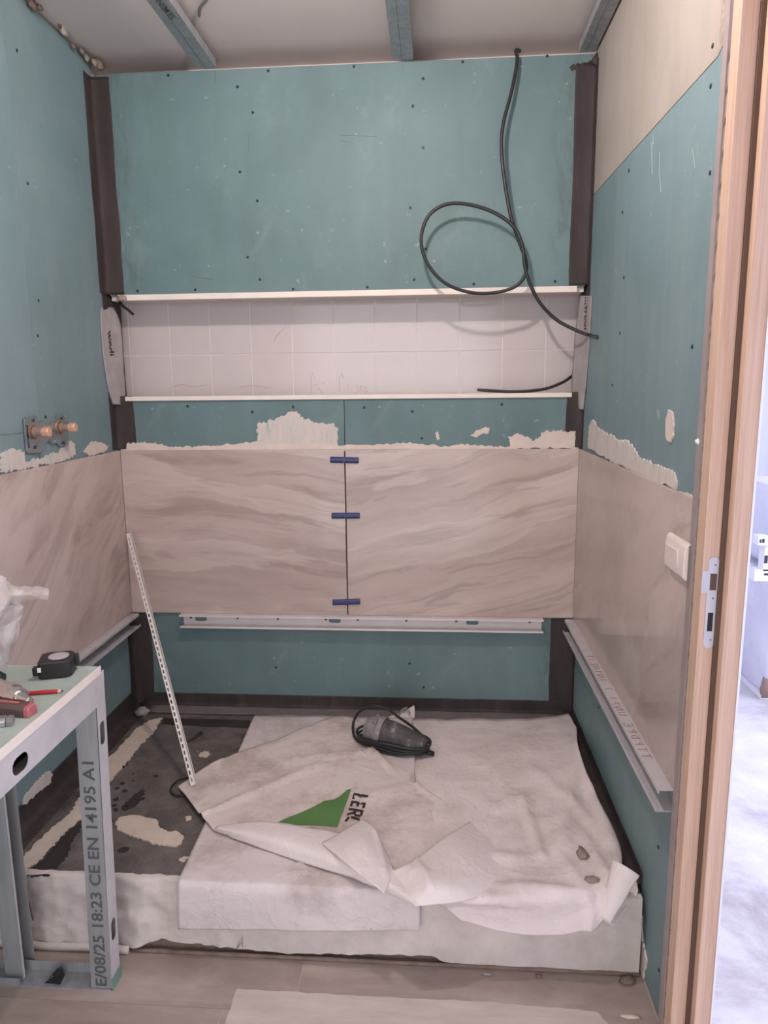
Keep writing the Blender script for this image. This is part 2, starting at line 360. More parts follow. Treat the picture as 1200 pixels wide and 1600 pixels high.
# back wall: old wall with the niche tiles, boards in front of it
ND = 0.13
wall_back = MB().box(-0.15, W+0.08, ND+0.006, ND+0.16, 0, HC).build('wall_back', 'plaster_wall'); struct(wall_back, 'back wall of the shower, teal boards and stone tiles with a white tiled niche', 'wall')
NZ0, NZ1 = 1.343, 1.690
grout = box('grout', -0.02, W+0.02, ND+0.002, ND+0.006, NZ0-0.05, NZ1+0.03, 'grout', wall_back)
jx0 = px(204, 556, y=ND).x; tp = (px(852, 552, y=ND).x-jx0)/10; zj = px(400, 553, y=ND).z
for r, (z0, z1) in enumerate(((zj-0.2, zj-0.0018), (zj+0.0018, zj+0.2))):
    for k in range(-1, 11):
        a = max(jx0+k*tp+0.0018, -0.018); b = min(jx0+(k+1)*tp-0.0018, W+0.018)
        if b-a > 0.004: box('white_tile', a, b, ND, ND+0.002, z0, z1, 'white_tile', wall_back)
PB = 0.010   # board face behind the tile face
def board_back(x0, x1, z0, z1, label):
    o = box('plasterboard', x0, x1, PB, PB+0.0125, z0, z1, 'teal_board', wall_back, bevel=0.0015); o['label'] = label; return o
b_up = board_back(0.0, W, 1.700, 2.398, 'large teal plasterboard above the niche')
b_m1 = board_back(0.0, px(538, 650, y=PB).x-0.0008, ZU-0.05, 1.343, 'teal plasterboard strip below the niche')
b_m2 = board_back(px(538, 650, y=PB).x+0.0008, W, ZU-0.05, 1.343, 'teal plasterboard strip below the niche')
b_lo = board_back(0.0, W, ZT, ZU-0.052, 'teal plasterboard below the stone tiles')
# edges of the niche
o = MB().box(0.03, W-0.025, 0.004, PB+0.012, 1.684, 1.703).build('niche_trim', 'gypsum_edge', wall_back, bevel=0.001); o['label'] = 'cream edging strip along the top of the niche'
o = MB().box(0.0, W, PB+0.0128, ND+0.001, 1.686, 1.700).build('niche_soffit', 'plaster_wall', wall_back)
o = MB().box(0.03, W-0.03, 0.003, PB+0.012, 1.343, 1.358).build('niche_trim', 'gypsum_edge', wall_back, bevel=0.001); o['label'] = 'cream edging strip along the bottom of the niche'
o = MB().box(0.0, W, PB+0.0125, ND+0.001, 1.330, 1.343).build('niche_sill', 'plaster_wall', wall_back)
MB().box(0.02, W-0.02, PB+0.0135, ND+0.004, 2.380, 2.392).build('top_ledge', 'dark_gap', wall_back)
# big stone tiles
jx = px(541, 830, y=0).x
for a, b, m in ((0.0, jx-0.0022, 'stone_back_a'), (jx+0.0022, W, 'stone_back_b')):
    box('wall_tile', a, b, 0.0, 0.009, ZB, ZU, m, wall_back, bevel=0.0008)
MB().box(jx-0.0022, jx+0.0022, 0.0075, 0.0098, ZB, ZU).build('open_joint', 'dark_gap', wall_back)
# left wall
wall_left = box('wall_left', -0.15, -0.0235, -3.35, 0.15, 0, HC, 'plaster_wall'); struct(wall_left, 'left wall with teal plasterboard over stone tiles', 'wall')
def board_left(y0, y1, z0, z1): return box('plasterboard', -0.0225, -PB, y0, y1, z0, z1, 'teal_board_side', wall_left, bevel=0.001)
jl = px(20, 200, x=-PB).y
l_up = board_left(jl+0.0008, 0.02, ZU-0.05, HC-0.012); board_left(-1.9, jl-0.0008, ZU-0.05, HC-0.012)
l_lo = board_left(-1.0, 0.02, 0.0, ZU-0.052); board_left(-1.9, -1.001, 0.0, ZU-0.052)
box('wall_tile', -0.009, 0.0, -1.198, -0.001, ZB, ZU, 'stone_left', wall_left, bevel=0.0008)
box('wall_tile', -0.009, 0.0, -1.9, -1.2, ZB, ZU, 'stone_left', wall_left, bevel=0.0008)
# right wall, up to the door
YE = -1.098
wall_right = MB().box(W+0.0245, W+0.066, YE+0.012, 0.15, 0, HC).box(W, W+0.066, -3.35, -1.93, 0, HC).box(W, W+0.066, -1.93, YE+0.012, 2.09, HC).build('wall_right', 'plaster_wall')
struct(wall_right, 'right wall with a cream board over teal plasterboard and stone tiles, beside the door', 'wall')
def PR(u, v, x=W+PB): return px(u, v, x=x)
a = PR(1122, 87); b = PR(938, 292); xr = W+PB
dg0 = Vector((xr, 0.02, b.z-(b.z-a.z)/(b.y-a.y)*(b.y-0.02))); dg1 = Vector((xr, a.y, a.z))
cr = MB().prism([dg0, dg1, (xr, a.y, HC-0.012), (xr, 0.02, HC-0.012)], (0.0125, 0, 0)).build('plasterboard', 'cream_board', wall_right, bevel=0.001); cr['label'] = 'cream board with a slanting lower edge'
gp = Vector((0, 0, -0.0018))
r_up = MB().prism([(xr, 0.02, ZU-0.05), (xr, YE, ZU-0.05), (xr, YE, dg1.z+0.02), dg1+gp, dg0+gp], (0.0125, 0, 0)).build('plasterboard', 'teal_board_side', wall_right, bevel=0.001)
r_up['label'] = 'teal plasterboard below the slanting joint'
o = MB().prism([(xr, YE, dg1.z+0.0215), (xr, a.y-0.001, dg1.z+0.0015), (xr, a.y-0.001, HC-0.012), (xr, YE, HC-0.012)], (0.0125, 0, 0)).build('bare_strip', 'foam', wall_right); o['label'] = 'torn grey-brown strip beside the cream board'
r_lo = box('plasterboard', xr, xr+0.0125, YE+0.004, 0.02, 0.0, ZU-0.052, 'teal_board_side', wall_right, bevel=0.001)
box('wall_tile', W, W+0.009, YE, -0.001, ZB, ZU, 'stone_right', wall_right, bevel=0.0008)
o = MB().box(W-0.003, W+0.06, YE-0.022, YE-0.0004, 0.0, HC-0.02).build('end_stud', 'stud_mauve', wall_right); o['label'] = 'grey metal end stud beside the door frame'
# unseen near end of the room, its opening added for the fill light
wall_front = MB().box(-0.15, 0.0, -3.45, -3.35, 0, HC).box(1.56, W+0.066, -3.45, -3.35, 0, HC).box(0.0, 1.56, -3.45, -3.35, 2.13, HC).build('wall_front', 'plaster_wall'); struct(wall_front, 'plaster wall with a wide opening added for the fill light behind the viewer', 'wall')

# screws, shared mesh data
scr = MB().lathe((0, 0, 0), (0, 1, 0), [(0, 0.0034), (0.0012, 0.0046), (0.0016, 0.0046)], 10)
sme = None
def screw(p, axis, parent):
    global sme
    if sme is None:
        o = obj('screw', scr.v, scr.f, 'screw_dark'); sme = o.data; bpy.data.objects.remove(o)
        for v in sme.vertices: v.co.y -= 0.0
    o = bpy.data.objects.new('screw', sme); COL.objects.link(o); o.parent = parent; o.location = Vector(p)-org(parent)
    if axis == 'x+': o.rotation_euler = (0, 0, -math.pi/2)
    if axis == 'x-': o.rotation_euler = (0, 0, math.pi/2)
for u, v in [(263,118),(371,136),(419,111),(553,104),(395,176),(375,269),(402,314),(387,402),(406,437),(458,452),(215,455),(305,453),(574,449),(723,97),(661,123),(645,166),(661,231),(641,325),(665,389),(647,437),(740,444),(867,440),(855,88),(169,123)]:
    screw(px(u, v, y=PB)+Vector((0, -0.0012, -0.004)), 'y', b_up)
for u, v in [(293,635),(394,644),(458,636)]: screw(px(u, v, y=PB)+Vector((0, -0.0012, -0.004)), 'y', b_m1)
for u, v in [(569,637),(644,643),(659,685),(784,632)]: screw(px(u, v, y=PB)+Vector((0, -0.0012, -0.004)), 'y', b_m2)
for u, v in [(640,1037),(662,1074),(431,1043)]: screw(px(u, v, y=PB)+Vector((0, -0.0012, -0.004)), 'y', b_lo)
for u, v in [(26,79),(43,287),(60,470),(59,525),(71,652)]: screw(px(u, v, x=-PB)+Vector((0.0012, 0, -0.004)), 'x-', l_up)
for u, v in [(983,267),(973,332),(975,434),(1111,135),(1110,270),(969,521),(1082,542),(957,602)]: screw(px(u, v, x=xr)+Vector((-0.0012, 0, -0.004)), 'x+', r_up)
screw(px(1114, 72, x=xr)+Vector((-0.0012, 0, -0.004)), 'x+', cr)
for u, v in [(936,1106),(1029,1324),(1030,1516)]: screw(px(u, v, x=xr)+Vector((-0.0012, 0, -0.004)), 'x+', r_lo)

# sealing tape in the corners
def strip_grid(name, rows, mat, parent, n=10, amp=0.0015, seed=0, label=None, solid=0.0012):
    """rows of equally long 3-D polylines; smoothed between rows and gently wrinkled"""
    cols = [crom([r[k] for r in rows], n) for k in range(len(rows[0]))]
    full = [crom([c[i] for c in cols], 4) for i in range(len(cols[0]))]
    nu, nv = len(full), len(full[0]); vs = []
    for i in range(nu):
        for k in range(nv):
            p = full[i][k]; d = noise.noise_vector(p*38+Vector((seed, seed, seed)))
            vs.append(p+d*amp)
    fs = [[i*nv+k, i*nv+k+1, (i+1)*nv+k+1, (i+1)*nv+k] for i in range(nu-1) for k in range(nv-1)]
    o = obj(name, vs, fs, mat, parent, smooth=True, solid=solid)
    if label: o['label'] = label
    return o
def corner_tape(side, z0, z1, wb, ws, parent, seed):
    s = 1 if side == 'L' else -1; x0 = -PB if side == 'L' else W+PB
    rows = []
    for i in range(7):
        z = z0+(z1-z0)*i/6; j = 0.006*noise.noise(Vector((seed, z*6, 0)))
        rows.append([(x0+s*0.0018, PB-ws+j, z), (x0+s*0.0018, PB-ws*0.45, z), (x0+s*0.007, PB-0.007, z), (x0+s*wb*0.5, PB-0.0018, z), (x0+s*(wb+j), PB-0.0018, z)])
    strip_grid('sealing_tape', rows, 'tape', parent, 6, 0.0010, seed, 'dark brown-grey sealing tape folded into the corner')
corner_tape('L', 1.705, 2.39, 0.062, 0.055, wall_back, 1)
corner_tape('R', 1.705, 2.37, 0.062, 0.040, wall_back, 2)
corner_tape('L', ZU+0.004, 1.36, 0.066, 0.050, wall_back, 3)
corner_tape('R', ZU+0.004, 1.36, 0.055, 0.022, wall_back, 4)
corner_tape('L', ZT+0.002, ZB-0.006, 0.072, 0.045, wall_back, 5)
corner_tape('R', ZT+0.002, ZB-0.006, 0.085, 0.03, wall_back, 6)
for x_, s_ in ((-PB, 1), (W+PB, -1)):
    strip_grid('sealing_tape', [[(x_+s_*0.0016, -0.034+0.004*math.sin(z*31), z), (x_+s_*0.0016, -0.01, z), (x_+s_*0.0016, 0.03, z), (x_+s_*0.004, 0.10, z)] for z in (1.355, 1.42, 1.5, 1.58, 1.64, 1.706)], 'tape', wall_back, 3, 0.001, 20+s_, 'dark sealing tape in the side of the niche')
# light printed tape beside the niche: it runs loosely from the side boards to the niche tiles
rows = []
for v, ul, um, ur in ((480, 158, 166, 178), (505, 157, 172, 188), (545, 160, 176, 192), (580, 164, 180, 194), (612, 170, 184, 196), (632, 176, 186, 194)):
    rows.append([px(ul, v, x=-PB+0.002), px(um, v, y=-0.004), px(ur, v, y=0.045)])
tl = strip_grid('sealing_tape', rows, 'tape_light', wall_back, 5, 0.0012, 9, 'light grey printed sealing tape beside the niche')
rows = []
for v, ul, um, ur in ((462, 905, 917, 925), (480, 904, 914, 924), (520, 899, 912, 922), (560, 896, 909, 919), (600, 893, 907, 916), (618, 895, 905, 914), (640, 900, 905, 912)):
    rows.append([px(ul, v, y=0.05), px(um, v, y=0.0), px(ur, v, x=W+PB-0.002)])
tr = strip_grid('sealing_tape', rows, 'tape_light', wall_back, 5, 0.0012, 12, 'light grey printed sealing tape beside the niche')
text('printed_word', '...wedi', lerpq(px(172, 502, y=-0.013), px(180, 556, y=-0.013), px(164, 502, y=-0.016), px(170, 556, y=-0.016)), 'print_black', tl) if False else None
def vtext(txt, u0, v0, u1, v1, w, y, parent, flip=1):
    """text running down a tape: start (u0,v0) to end (u1,v1), letter height w px"""
    text('printed_word', txt, lerpq(px(u0-flip*w/2, v0, y=y), px(u1-flip*w/2, v1, y=y), px(u0+flip*w/2, v0, y=y), px(u1+flip*w/2, v1, y=y)), 'print_black', parent)
vtext('...wedi', 170, 504, 174, 556, 10, -0.022, tl)
vtext('...wedi', 918, 464, 917, 515, 9, -0.022, tr)
# dark tape along the foot of the walls and on the base
t1 = strip_grid('sealing_tape', [[(x, PB-0.002, 0.252), (x, PB-0.002, 0.225), (x, PB-0.010, ZT+0.006), (x, -0.055, ZT+0.003)] for x in [0.0, 0.2, 0.4, 0.6, 0.8, 1.0, 1.2, 1.4, W]], 'tape', wall_back, 4, 0.0012, 14, 'dark sealing tape along the foot of the back wall')
t2 = strip_grid('sealing_tape', [[(-PB+0.002, y, 0.272), (-PB+0.002, y, 0.235), (-PB+0.012, y, ZT+0.006), (0.045, y, ZT+0.003)] for y in [0.0, -0.15, -0.3, -0.45, -0.6, -0.75, -0.9]], 'tape', wall_left, 4, 0.0014, 15, 'dark sealing tape along the foot of the left wall')
strip_grid('sealing_tape', [[(W+PB-0.002, y, 0.238), (W+PB-0.002, y, 0.22), (W+PB-0.012, y, ZT+0.006), (W-0.05, y, ZT+0.003)] for y in [0.0, -0.15, -0.3, -0.45, -0.6, -0.75, -0.9]], 'tape', wall_right, 4, 0.0014, 16, 'dark sealing tape along the foot of the right wall')
text('printed_word', 'wedi', lerpq(px(722, 1121, y=PB-0.005), px(760, 1122, y=PB-0.005), px(722, 1113, y=PB-0.005), px(760, 1114, y=PB-0.005)), 'screw_dark', wall_back)

strip_grid('tape_edge', [[(x, -0.006, ZT+0.0075), (x, -0.03, ZT+0.006), (x, -0.062+0.003*math.sin(x*17), ZT+0.0045)] for x in [0.05, 0.2, 0.35, 0.5, 0.65, 0.8, 1.0, 1.2, 1.4, 1.55]], 'tape_grey', t1, 3, 0.0008, 33)
# filler smears over the tiles
def smear(poly, wall, seed, mat='filler', jag=0.005, th=0.0022):
    th += seed*0.00017
    if wall == 'B': P = [px(u, v, y=PB) for u, v in poly]; off = (0, -th, 0); par = wall_back
    if wall == 'L': P = [px(u, v, x=-PB) for u, v in poly]; off = (th, 0, 0); par = wall_left
    if wall == 'R': P = [px(u, v, x=W+PB) for u, v in poly]; off = (-th, 0, 0); par = wall_right
    return blob('filler_smear', P, off, mat, par, jag, 6, seed)
smear([(403,699),(402,662),(420,658),(445,650),(450,645),(466,644),(470,651),(495,660),(520,662),(528,670),(528,699),(470,700)], 'B', 1, 'filler_thin')
smear([(452,652),(455,645),(464,643),(470,650)], 'B', 2)
smear([(190,701),(192,695),(215,691),(240,692),(262,697),(300,698),(340,695),(400,690),(420,694),(470,693),(530,695),(600,694),(640,692),(700,698),(720,694),(760,697),(796,698),(797,703),(600,704),(400,704),(190,705)], 'B', 3, jag=0.004)
smear([(736,682),(752,668),(764,668),(762,676),(748,682)], 'B', 4)
smear([(796,701),(794,684),(805,677),(818,681),(832,688),(843,684),(850,674),(868,672),(886,673),(903,676),(905,700)], 'B', 5)
smear([(680,676),(684,674),(687,686),(683,688)], 'B', 6, jag=0.001)
smear([(130,706),(142,692),(152,690),(168,698),(166,703),(140,713)], 'L', 7)
smear([(0,738),(0,708),(20,702),(36,706),(38,722),(60,716),(90,706),(108,690),(116,694),(116,712),(90,722),(60,727),(30,735)], 'L', 8, 'filler_thin')
smear([(920,698),(922,664),(928,655),(934,668),(945,676),(962,684),(968,690),(980,688),(992,700),(1000,716),(1030,727),(1050,736),(1058,742),(1058,764),(1000,742),(960,722)], 'R', 9, 'filler_thin')
smear([(955,723),(1000,745),(1058,768),(1066,770),(1075,770),(1084,776),(1084,783),(1050,768),(1000,748),(957,728)], 'R', 10, jag=0.002)
smear([(1043,655),(1047,640),(1053,645),(1054,665),(1053,685),(1049,692),(1043,684)], 'R', 11, jag=0.002)
smear([(32,1258),(42,1238),(60,1218),(72,1206),(80,1208),(78,1222),(55,1240),(40,1256)], 'L', 12, 'filler_thin', 0.004)
smear([(998,1545),(999,1420),(1004,1430),(1006,1470),(1012,1500),(1007,1530)], 'R', 13, jag=0.004)
# pencil marks on the white niche tiles and stray lines on the boards
def strokes(name, lines, plane, mat, parent, r=0.0007):
    mb = MB()
    for ln in lines: mb.tube([px(u, v, **plane) for u, v in ln], r, 4)
    return mb.build(name, mat, parent)
pl = dict(y=ND-0.0003)
strokes('pencil_mark', [[(428,533),(436,520),(447,510)],[(428,534),(432,524),(438,522)],
   [(486,616),(486,590),(488,581),(492,592)],[(486,603),(496,600)],[(502,596),(504,600),(508,596)],[(497,606),(505,615)],
   [(531,612),(530,590),(534,584),(537,592)],[(545,600),(543,604),(545,608)],[(558,602),(558,608)],[(562,602),(566,602),(562,608),(566,608)],[(570,603),(573,606),(569,608),(569,604)],[(552,617),(562,610),(575,611),(567,618)],
   [(270,604),(285,600),(300,605),(325,601)],[(375,605),(395,602),(420,606)]], pl, 'pencil_mark', wall_back)
strokes('pencil_mark', [[(300,432),(318,435),(334,436)],[(389,210),(389,236)],[(395,369),(395,386)],[(528,211),(560,212),(590,214)],[(530,219),(548,223)],[(336,112),(337,130)],[(630,100),(629,115)],[(328,453),(346,459)]], dict(y=PB-0.0003), 'stud_ink', wall_back)
strokes('pencil_mark', [[(0,680),(20,678),(38,676)]], dict(x=-PB+0.0004), 'stud_ink', wall_left)
MB().tube([px(538, 634, y=PB-0.0004), px(538, 698, y=PB-0.0004)], 0.0007, 4).build('pencil_mark', 'stud_ink', wall_back)
strokes('scratch', [[(1018,222),(1019,272)],[(1020,210),(1021,225)],[(1031,238),(1030,268),(1033,300)],[(1082,232),(1086,262),(1082,275)],[(1091,220),(1090,245)],[(1028,640),(1030,655)],[(1112,230),(1110,268)],[(962,420),(963,428)]], dict(x=W+PB-0.0002), 'scratch_pale', wall_right, 0.0008)
blob('tape_scrap', [px(u, v, y=PB-0.0006) for u, v in ((889,106),(896,101),(912,99),(922,95),(926,99),(922,105),(905,109),(893,111))], (0, -0.001, 0), 'tape', wall_back, 0.004, 6, 9)
# foam and plaster lumps where the left wall meets the ceiling
rnd = random.Random(4)
def lump(name, c, r, mat, parent, seed, sub=2, label=None):
    bm = bmesh.new(); bmesh.ops.create_icosphere(bm, subdivisions=sub, radius=1)
    vs = [Vector(c)+Vector((v.co.x*r[0], v.co.y*r[1], v.co.z*r[2]))*(1+0.55*noise.noise(v.co*1.6+Vector((seed, 0, 0)))) for v in bm.verts]
    bm.verts.index_update(); fs = [[v.index for v in f.verts] for f in bm.faces]; bm.free()
    o = obj(name, vs, fs, mat, parent, smooth=True)
    if label: o['label'] = label
    return o
for k, (u, v, r, m) in enumerate(((101, 46, 0.020, 'mortar_cream'), (95, 40, 0.010, 'mortar_brown'), (52, 8, 0.014, 'mortar_brown'), (62, 12, 0.010, 'foam'), (115, 72, 0.008, 'mortar_brown'), (128, 80, 0.012, 'foam'), (136, 90, 0.012, 'foam'), (155, 101, 0.018, 'foam'), (148, 98, 0.014, 'foam'))):
    p = px(u, v, x=0.004 if u < 140 else 0.02); lump('plaster_lump', p, (r*0.6, r*1.3, r*0.9), m, wall_left, k*3.3, 2)
lump('plaster_lump', px(931, 94, y=-0.005), (0.012, 0.012, 0.018), 'tape', wall_right, 2.2)
lump('plaster_lump', px(190, 466, y=0.0), (0.02, 0.015, 0.01), 'foam', wall_back, 2.9)
lump('plaster_lump', px(222, 1112, z=ZT+0.012), (0.025, 0.025, 0.014), 'tape_light', wall_back, 3.9)

# ------------------------------------------------------------------ door frame in the right wall
d1 = thing('door_1', (W+0.035, -1.5, 0), 'light oak door frame with a steel strike plate beside the right wall', 'door frame', kind='structure')
YJ = -1.165; YS = -1.192; XS = 1.641; XO = 1.671
prof = [(W-0.001, -1.128), (W-0.001, YJ), (XS, YJ), (XS, YS), (XO, YS), (XO, -1.128)]
jamb = MB().prism([(x, y, 0) for x, y in prof], (0, 0, 2.075)).build('jamb', 'wood', d1, bevel=0.0012)
MB().prism([(x, -3.03-y, 0) for x, y in prof], (0, 0, 2.075)).build('jamb', 'wood', d1, bevel=0.0012)
MB().prism([(W-0.001, YS, 2.035), (W-0.001, -3.03-YS, 2.035), (W-0.001, -3.03-YS, 2.075), (W-0.001, YS, 2.075)], (XO-W, 0, 0)).build('head', 'wood', d1)
MB().box(XS-0.008, XS-0.0005, YJ-0.007, YJ-0.0005, 0, 2.03).build('seal', 'seal_dark', jamb)
MB().box(XO, XO+0.004, YS-0.002, -1.128, 0, 2.08).build('outer_edge', 'label_white', d1)
# strike plate, in the y = YJ plane
q = [px(u, v, y=YJ) for u, v in ((1118, 870), (1106, 1012))]
zt, zb = q[0].z, q[1].z; xc = (px(1111, 940, y=YJ).x)
hw = 0.0092; n = 8; P = []
P += [(xc+hw*math.cos(math.pi*k/n), zt-hw+hw*math.sin(math.pi*k/n)) for k in range(n+1)]
la, lb = px(1100, 892, y=YJ).z, px(1098, 926, y=YJ).z
P += [(xc-hw, la), (W-0.0012, la), (W-0.0012, lb), (xc-hw, lb)]
P += [(xc+hw*math.cos(math.pi+math.pi*k/n), zb+hw+hw*math.sin(math.pi+math.pi*k/n)) for k in range(n+1)]
h1 = rect(xc-hw*0.55, xc+hw*0.75, px(1113, 922, y=YJ).z, px(1113, 896, y=YJ).z)
h2 = rect(xc-hw*0.5, xc+hw*0.55, px(1111, 986, y=YJ).z, px(1111, 957, y=YJ).z)
sp = plate('strike_plate', P, [h1, h2], lambda a, b: (a, YJ-0.0018, b), (0, 0.0016, 0), 'strike_plate', d1, label='pale steel strike plate')
for hh, dm in ((h1, 'seal_dark'), (h2, 'screw_dark')): MB().box(hh[0][0], hh[1][0], YJ-0.0006, YJ-0.0001, hh[0][1], hh[2][1]).build('latch_hole', dm, sp)
for u, v in ((1118, 883), (1114, 935), (1110, 1000)): MB().lathe(px(u, v, y=YJ-0.0018), (0, -1, 0), [(0, 0.0018), (0.0006, 0.0014)], 8).build('screw', 'grey_plastic', sp)
# foam teeth in the gap between stud and frame
ft = MB()
z = 0.02
while z < 1.90:
    ft.prism([(W, -1.1203, z), (W, -1.1278, z+0.012), (W, -1.1278, z+0.047), (W, -1.1203, z+0.040)], (0.03, 0, 0)); z += 0.050
ft.build('foam_filling', 'foam', d1)
MB().box(W+0.003, W+0.03, -1.1275, -1.1205, z+0.01, 2.05).build('painted_gap_light', 'label_white', d1)  # white strip painted in as hall light showing through the gap above the foam
lump('plaster_lump', px(1091, 690, x=W-0.002), (0.005, 0.008, 0.006), 'label_white', wall_right, 1.0)

# ------------------------------------------------------------------ neighbouring room seen through the door
fo = box('floor_hall', XO+0.005, 4.6, -3.35, 3.0, -0.06, -0.001, 'concrete'); struct(fo, 'dusty pale concrete floor of the neighbouring room', 'floor')
th = box('trim_1', W-0.0, XO+0.005, -1.93, -1.10, -0.05, -0.0015, 'mortar_brown'); struct(th, 'dusty threshold strip under the door frame', 'threshold')
wo = box('wall_hall_far', XO+0.005, 4.6, 3.0, 3.1, 0, 2.6, 'hall_wall'); struct(wo, 'bright white far wall of the neighbouring room', 'wall')
wo = MB().box(4.5, 4.6, -3.35, -2.65, 0, 2.6).box(4.5, 4.6, 1.65, 3.0, 0, 2.6).box(4.5, 4.6, -2.65, 1.65, 0, 0.7).box(4.5, 4.6, -2.65, 1.65, 2.3, 2.6).build('wall_hall_right', 'hall_wall'); struct(wo, 'window wall of the neighbouring room', 'wall')
wo = box('wall_hall_front', XO+0.005, 4.6, -3.45, -3.35, 0, 2.6, 'hall_wall'); struct(wo, 'near wall of the neighbouring room', 'wall')
wo = MB().box(XO-0.02, XO, -1.10, 3.0, 0, 2.6).box(XO-0.02, XO, -3.35, -1.93, 0, 2.6).build('wall_hall_left', 'hall_wall'); struct(wo, 'neighbouring room side of the bathroom wall', 'wall')
wo = box('ceiling_hall', XO-0.02, 4.6, -3.35, 3.0, 2.6, 2.7, 'hall_wall'); struct(wo, 'white ceiling of the neighbouring room', 'ceiling')
wf = thing('window_1', (4.5, 0.3, 0.7), 'window of the neighbouring room', 'window', kind='structure')
wm = MB()
for y in (-2.65, -0.53, 1.59): wm.box(4.5, 4.56, y, y+0.06, 0.7, 2.3)
wm.box(4.5, 4.56, -2.65, 1.65, 0.7, 0.76).box(4.5, 4.56, -2.65, 1.65, 2.24, 2.3); wm.build('window_frame', 'label_white', wf)

# plastic wrapped crate
c0 = px(1190, 1092, z=0); c1 = px(1156, 1060, z=0)
wp = thing('wrapped_crate', (c0.x+0.25, (c0.y+c1.y)/2+0.1, 0), 'white crate wrapped in clear plastic film on the floor beyond the door', 'crate')
def rbox(name, x0, x1, y0, y1, z0, z1, mat, parent, amp=0.012, n=10, bev=0.02, seed=0):
    bm = bmesh.new(); bmesh.ops.create_cube(bm, size=1); bmesh.ops.subdivide_edges(bm, edges=bm.edges, cuts=n, use_grid_fill=True)
    vs = []
    for v in bm.verts:
        p = v.co*2; L = max(abs(p.x), abs(p.y), abs(p.z)); 
        r = Vector((p.x, p.y, p.z)); r = r*(1-0.06*(max(0, r.length-1.25)))
        q = Vector((x0+(x1-x0)*(r.x+1)/2, y0+(y1-y0)*(r.y+1)/2, z0+(z1-z0)*(r.z+1)/2))
        d = noise.noise_vector(q*9+Vector((seed,)*3))*amp; q += d; q.z = max(q.z, z0); vs.append(q)
    bm.verts.index_update(); fs = [[v.index for v in f.verts] for f in bm.faces]; bm.free()
    return obj(name, vs, fs, mat, parent, smooth=True)
rbox('film_wrap', c0.x, c0.x+0.55, c0.y, c0.y+0.75, 0.004, 0.55, 'wrap_film', wp, 0.010, 14, seed=1)
MB().box(c0.x-0.006, c0.x+0.5, c0.y-0.006, c0.y+0.70, 0.0, 0.02).build('base_rail', 'label_white', wp)
lump('torn_corner', c0+Vector((0.015, 0.0, 0.05)), (0.025, 0.02, 0.05), 'card_brown', wp, 5)
sk = thing('wrapped_sack', (c0.x+0.3, c0.y+0.3, 0.56), 'white film-wrapped sack with printed labels standing on the wrapped crate', 'sack')
rbox('sack_body', c0.x+0.03, c0.x+0.5, c0.y+0.03, c0.y+0.6, 0.585, 0.93, 'wrap_film', sk, 0.012, 12, seed=4)
for u0, u1, v0, v1, m in ((1184, 1203, 838, 852, 'label_white'), (1192, 1206, 856, 892, 'label_white'), (1178, 1204, 890, 908, 'label_white'), (1194, 1200, 868, 880, 'label_black'), (1187, 1190, 843, 848, 'label_black'), (1191, 1195, 842, 848, 'label_black'), (1194, 1204, 896, 899, 'label_black')):
    yy = c0.y+0.005-(0.002 if m == 'label_black' else 0); a = px(u0, v1, y=yy); b = px(u1, v0, y=yy)
    MB().box(a.x, b.x, yy-0.001, yy+0.05, a.z, b.z).build('label_print', m, sk)

# ------------------------------------------------------------------ ceiling profiles
def cprofile(x0, x1, label):
    t = thing('ceiling_profile', ((x0+x1)/2, -1.2, 2.40), label, 'metal profile', 'ceiling profiles')
    d = 0.027; y0, y1 = -2.6, 0.004
    m = MB().box(x0, x1, y0, y1, 2.400, 2.4012).box(x0, x0+0.0012, y0, y1, 2.4013, 2.400+d).box(x1-0.0012, x1, y0, y1, 2.4013, 2.400+d)
    m.box(x0+0.0013, x0+0.008, y0, y1, 2.4+d-0.0012, 2.4+d).box(x1-0.008, x1-0.0013, y0, y1, 2.4+d-0.0012, 2.4+d)
    m.build('channel', 'galvanised', t, bevel=0.0004)
    MB().box((x0+x1)/2-0.004, (x0+x1)/2-0.003, y0, y1, 2.3994, 2.4).build('groove', 'stud_ink', t)
    k = -0.08
    while k > -2.5:
        MB().box((x0+x1)/2-0.012, (x0+x1)/2+0.012, k-0.001, k+0.001, 2.428, HC).build('hanger', 'galvanised', t); k -= 0.6
    return t
xa = px(305, 105, z=2.40).x; 
p1 = cprofile(0.352, 0.412, 'galvanised ceiling profile with black lettering, leftmost of the three')
p2 = cprofile(0.982, 1.046, 'galvanised ceiling profile in the middle of the three')
p3 = cprofile(1.560, 1.610, 'galvanised ceiling profile above the cream board at the right wall')
text('printed_word', 'SEMIN', lerpq(px(275, 27, z=2.3994), px(251, -2, z=2.3994), px(267, 32, z=2.3994), px(243, 2, z=2.3994)), 'stud_ink', p1)
o = MB().tube(crom([px(311, 25, z=HC-0.006), px(313, 12, z=HC-0.008), px(322, 0, z=HC-0.006), px(335, -20, z=HC-0.006)]), 0.004, 8).build('ceiling_cable', 'grey_plastic'); tag(o, 'thin grey cable on the ceiling beside the lettered profile', 'cable')
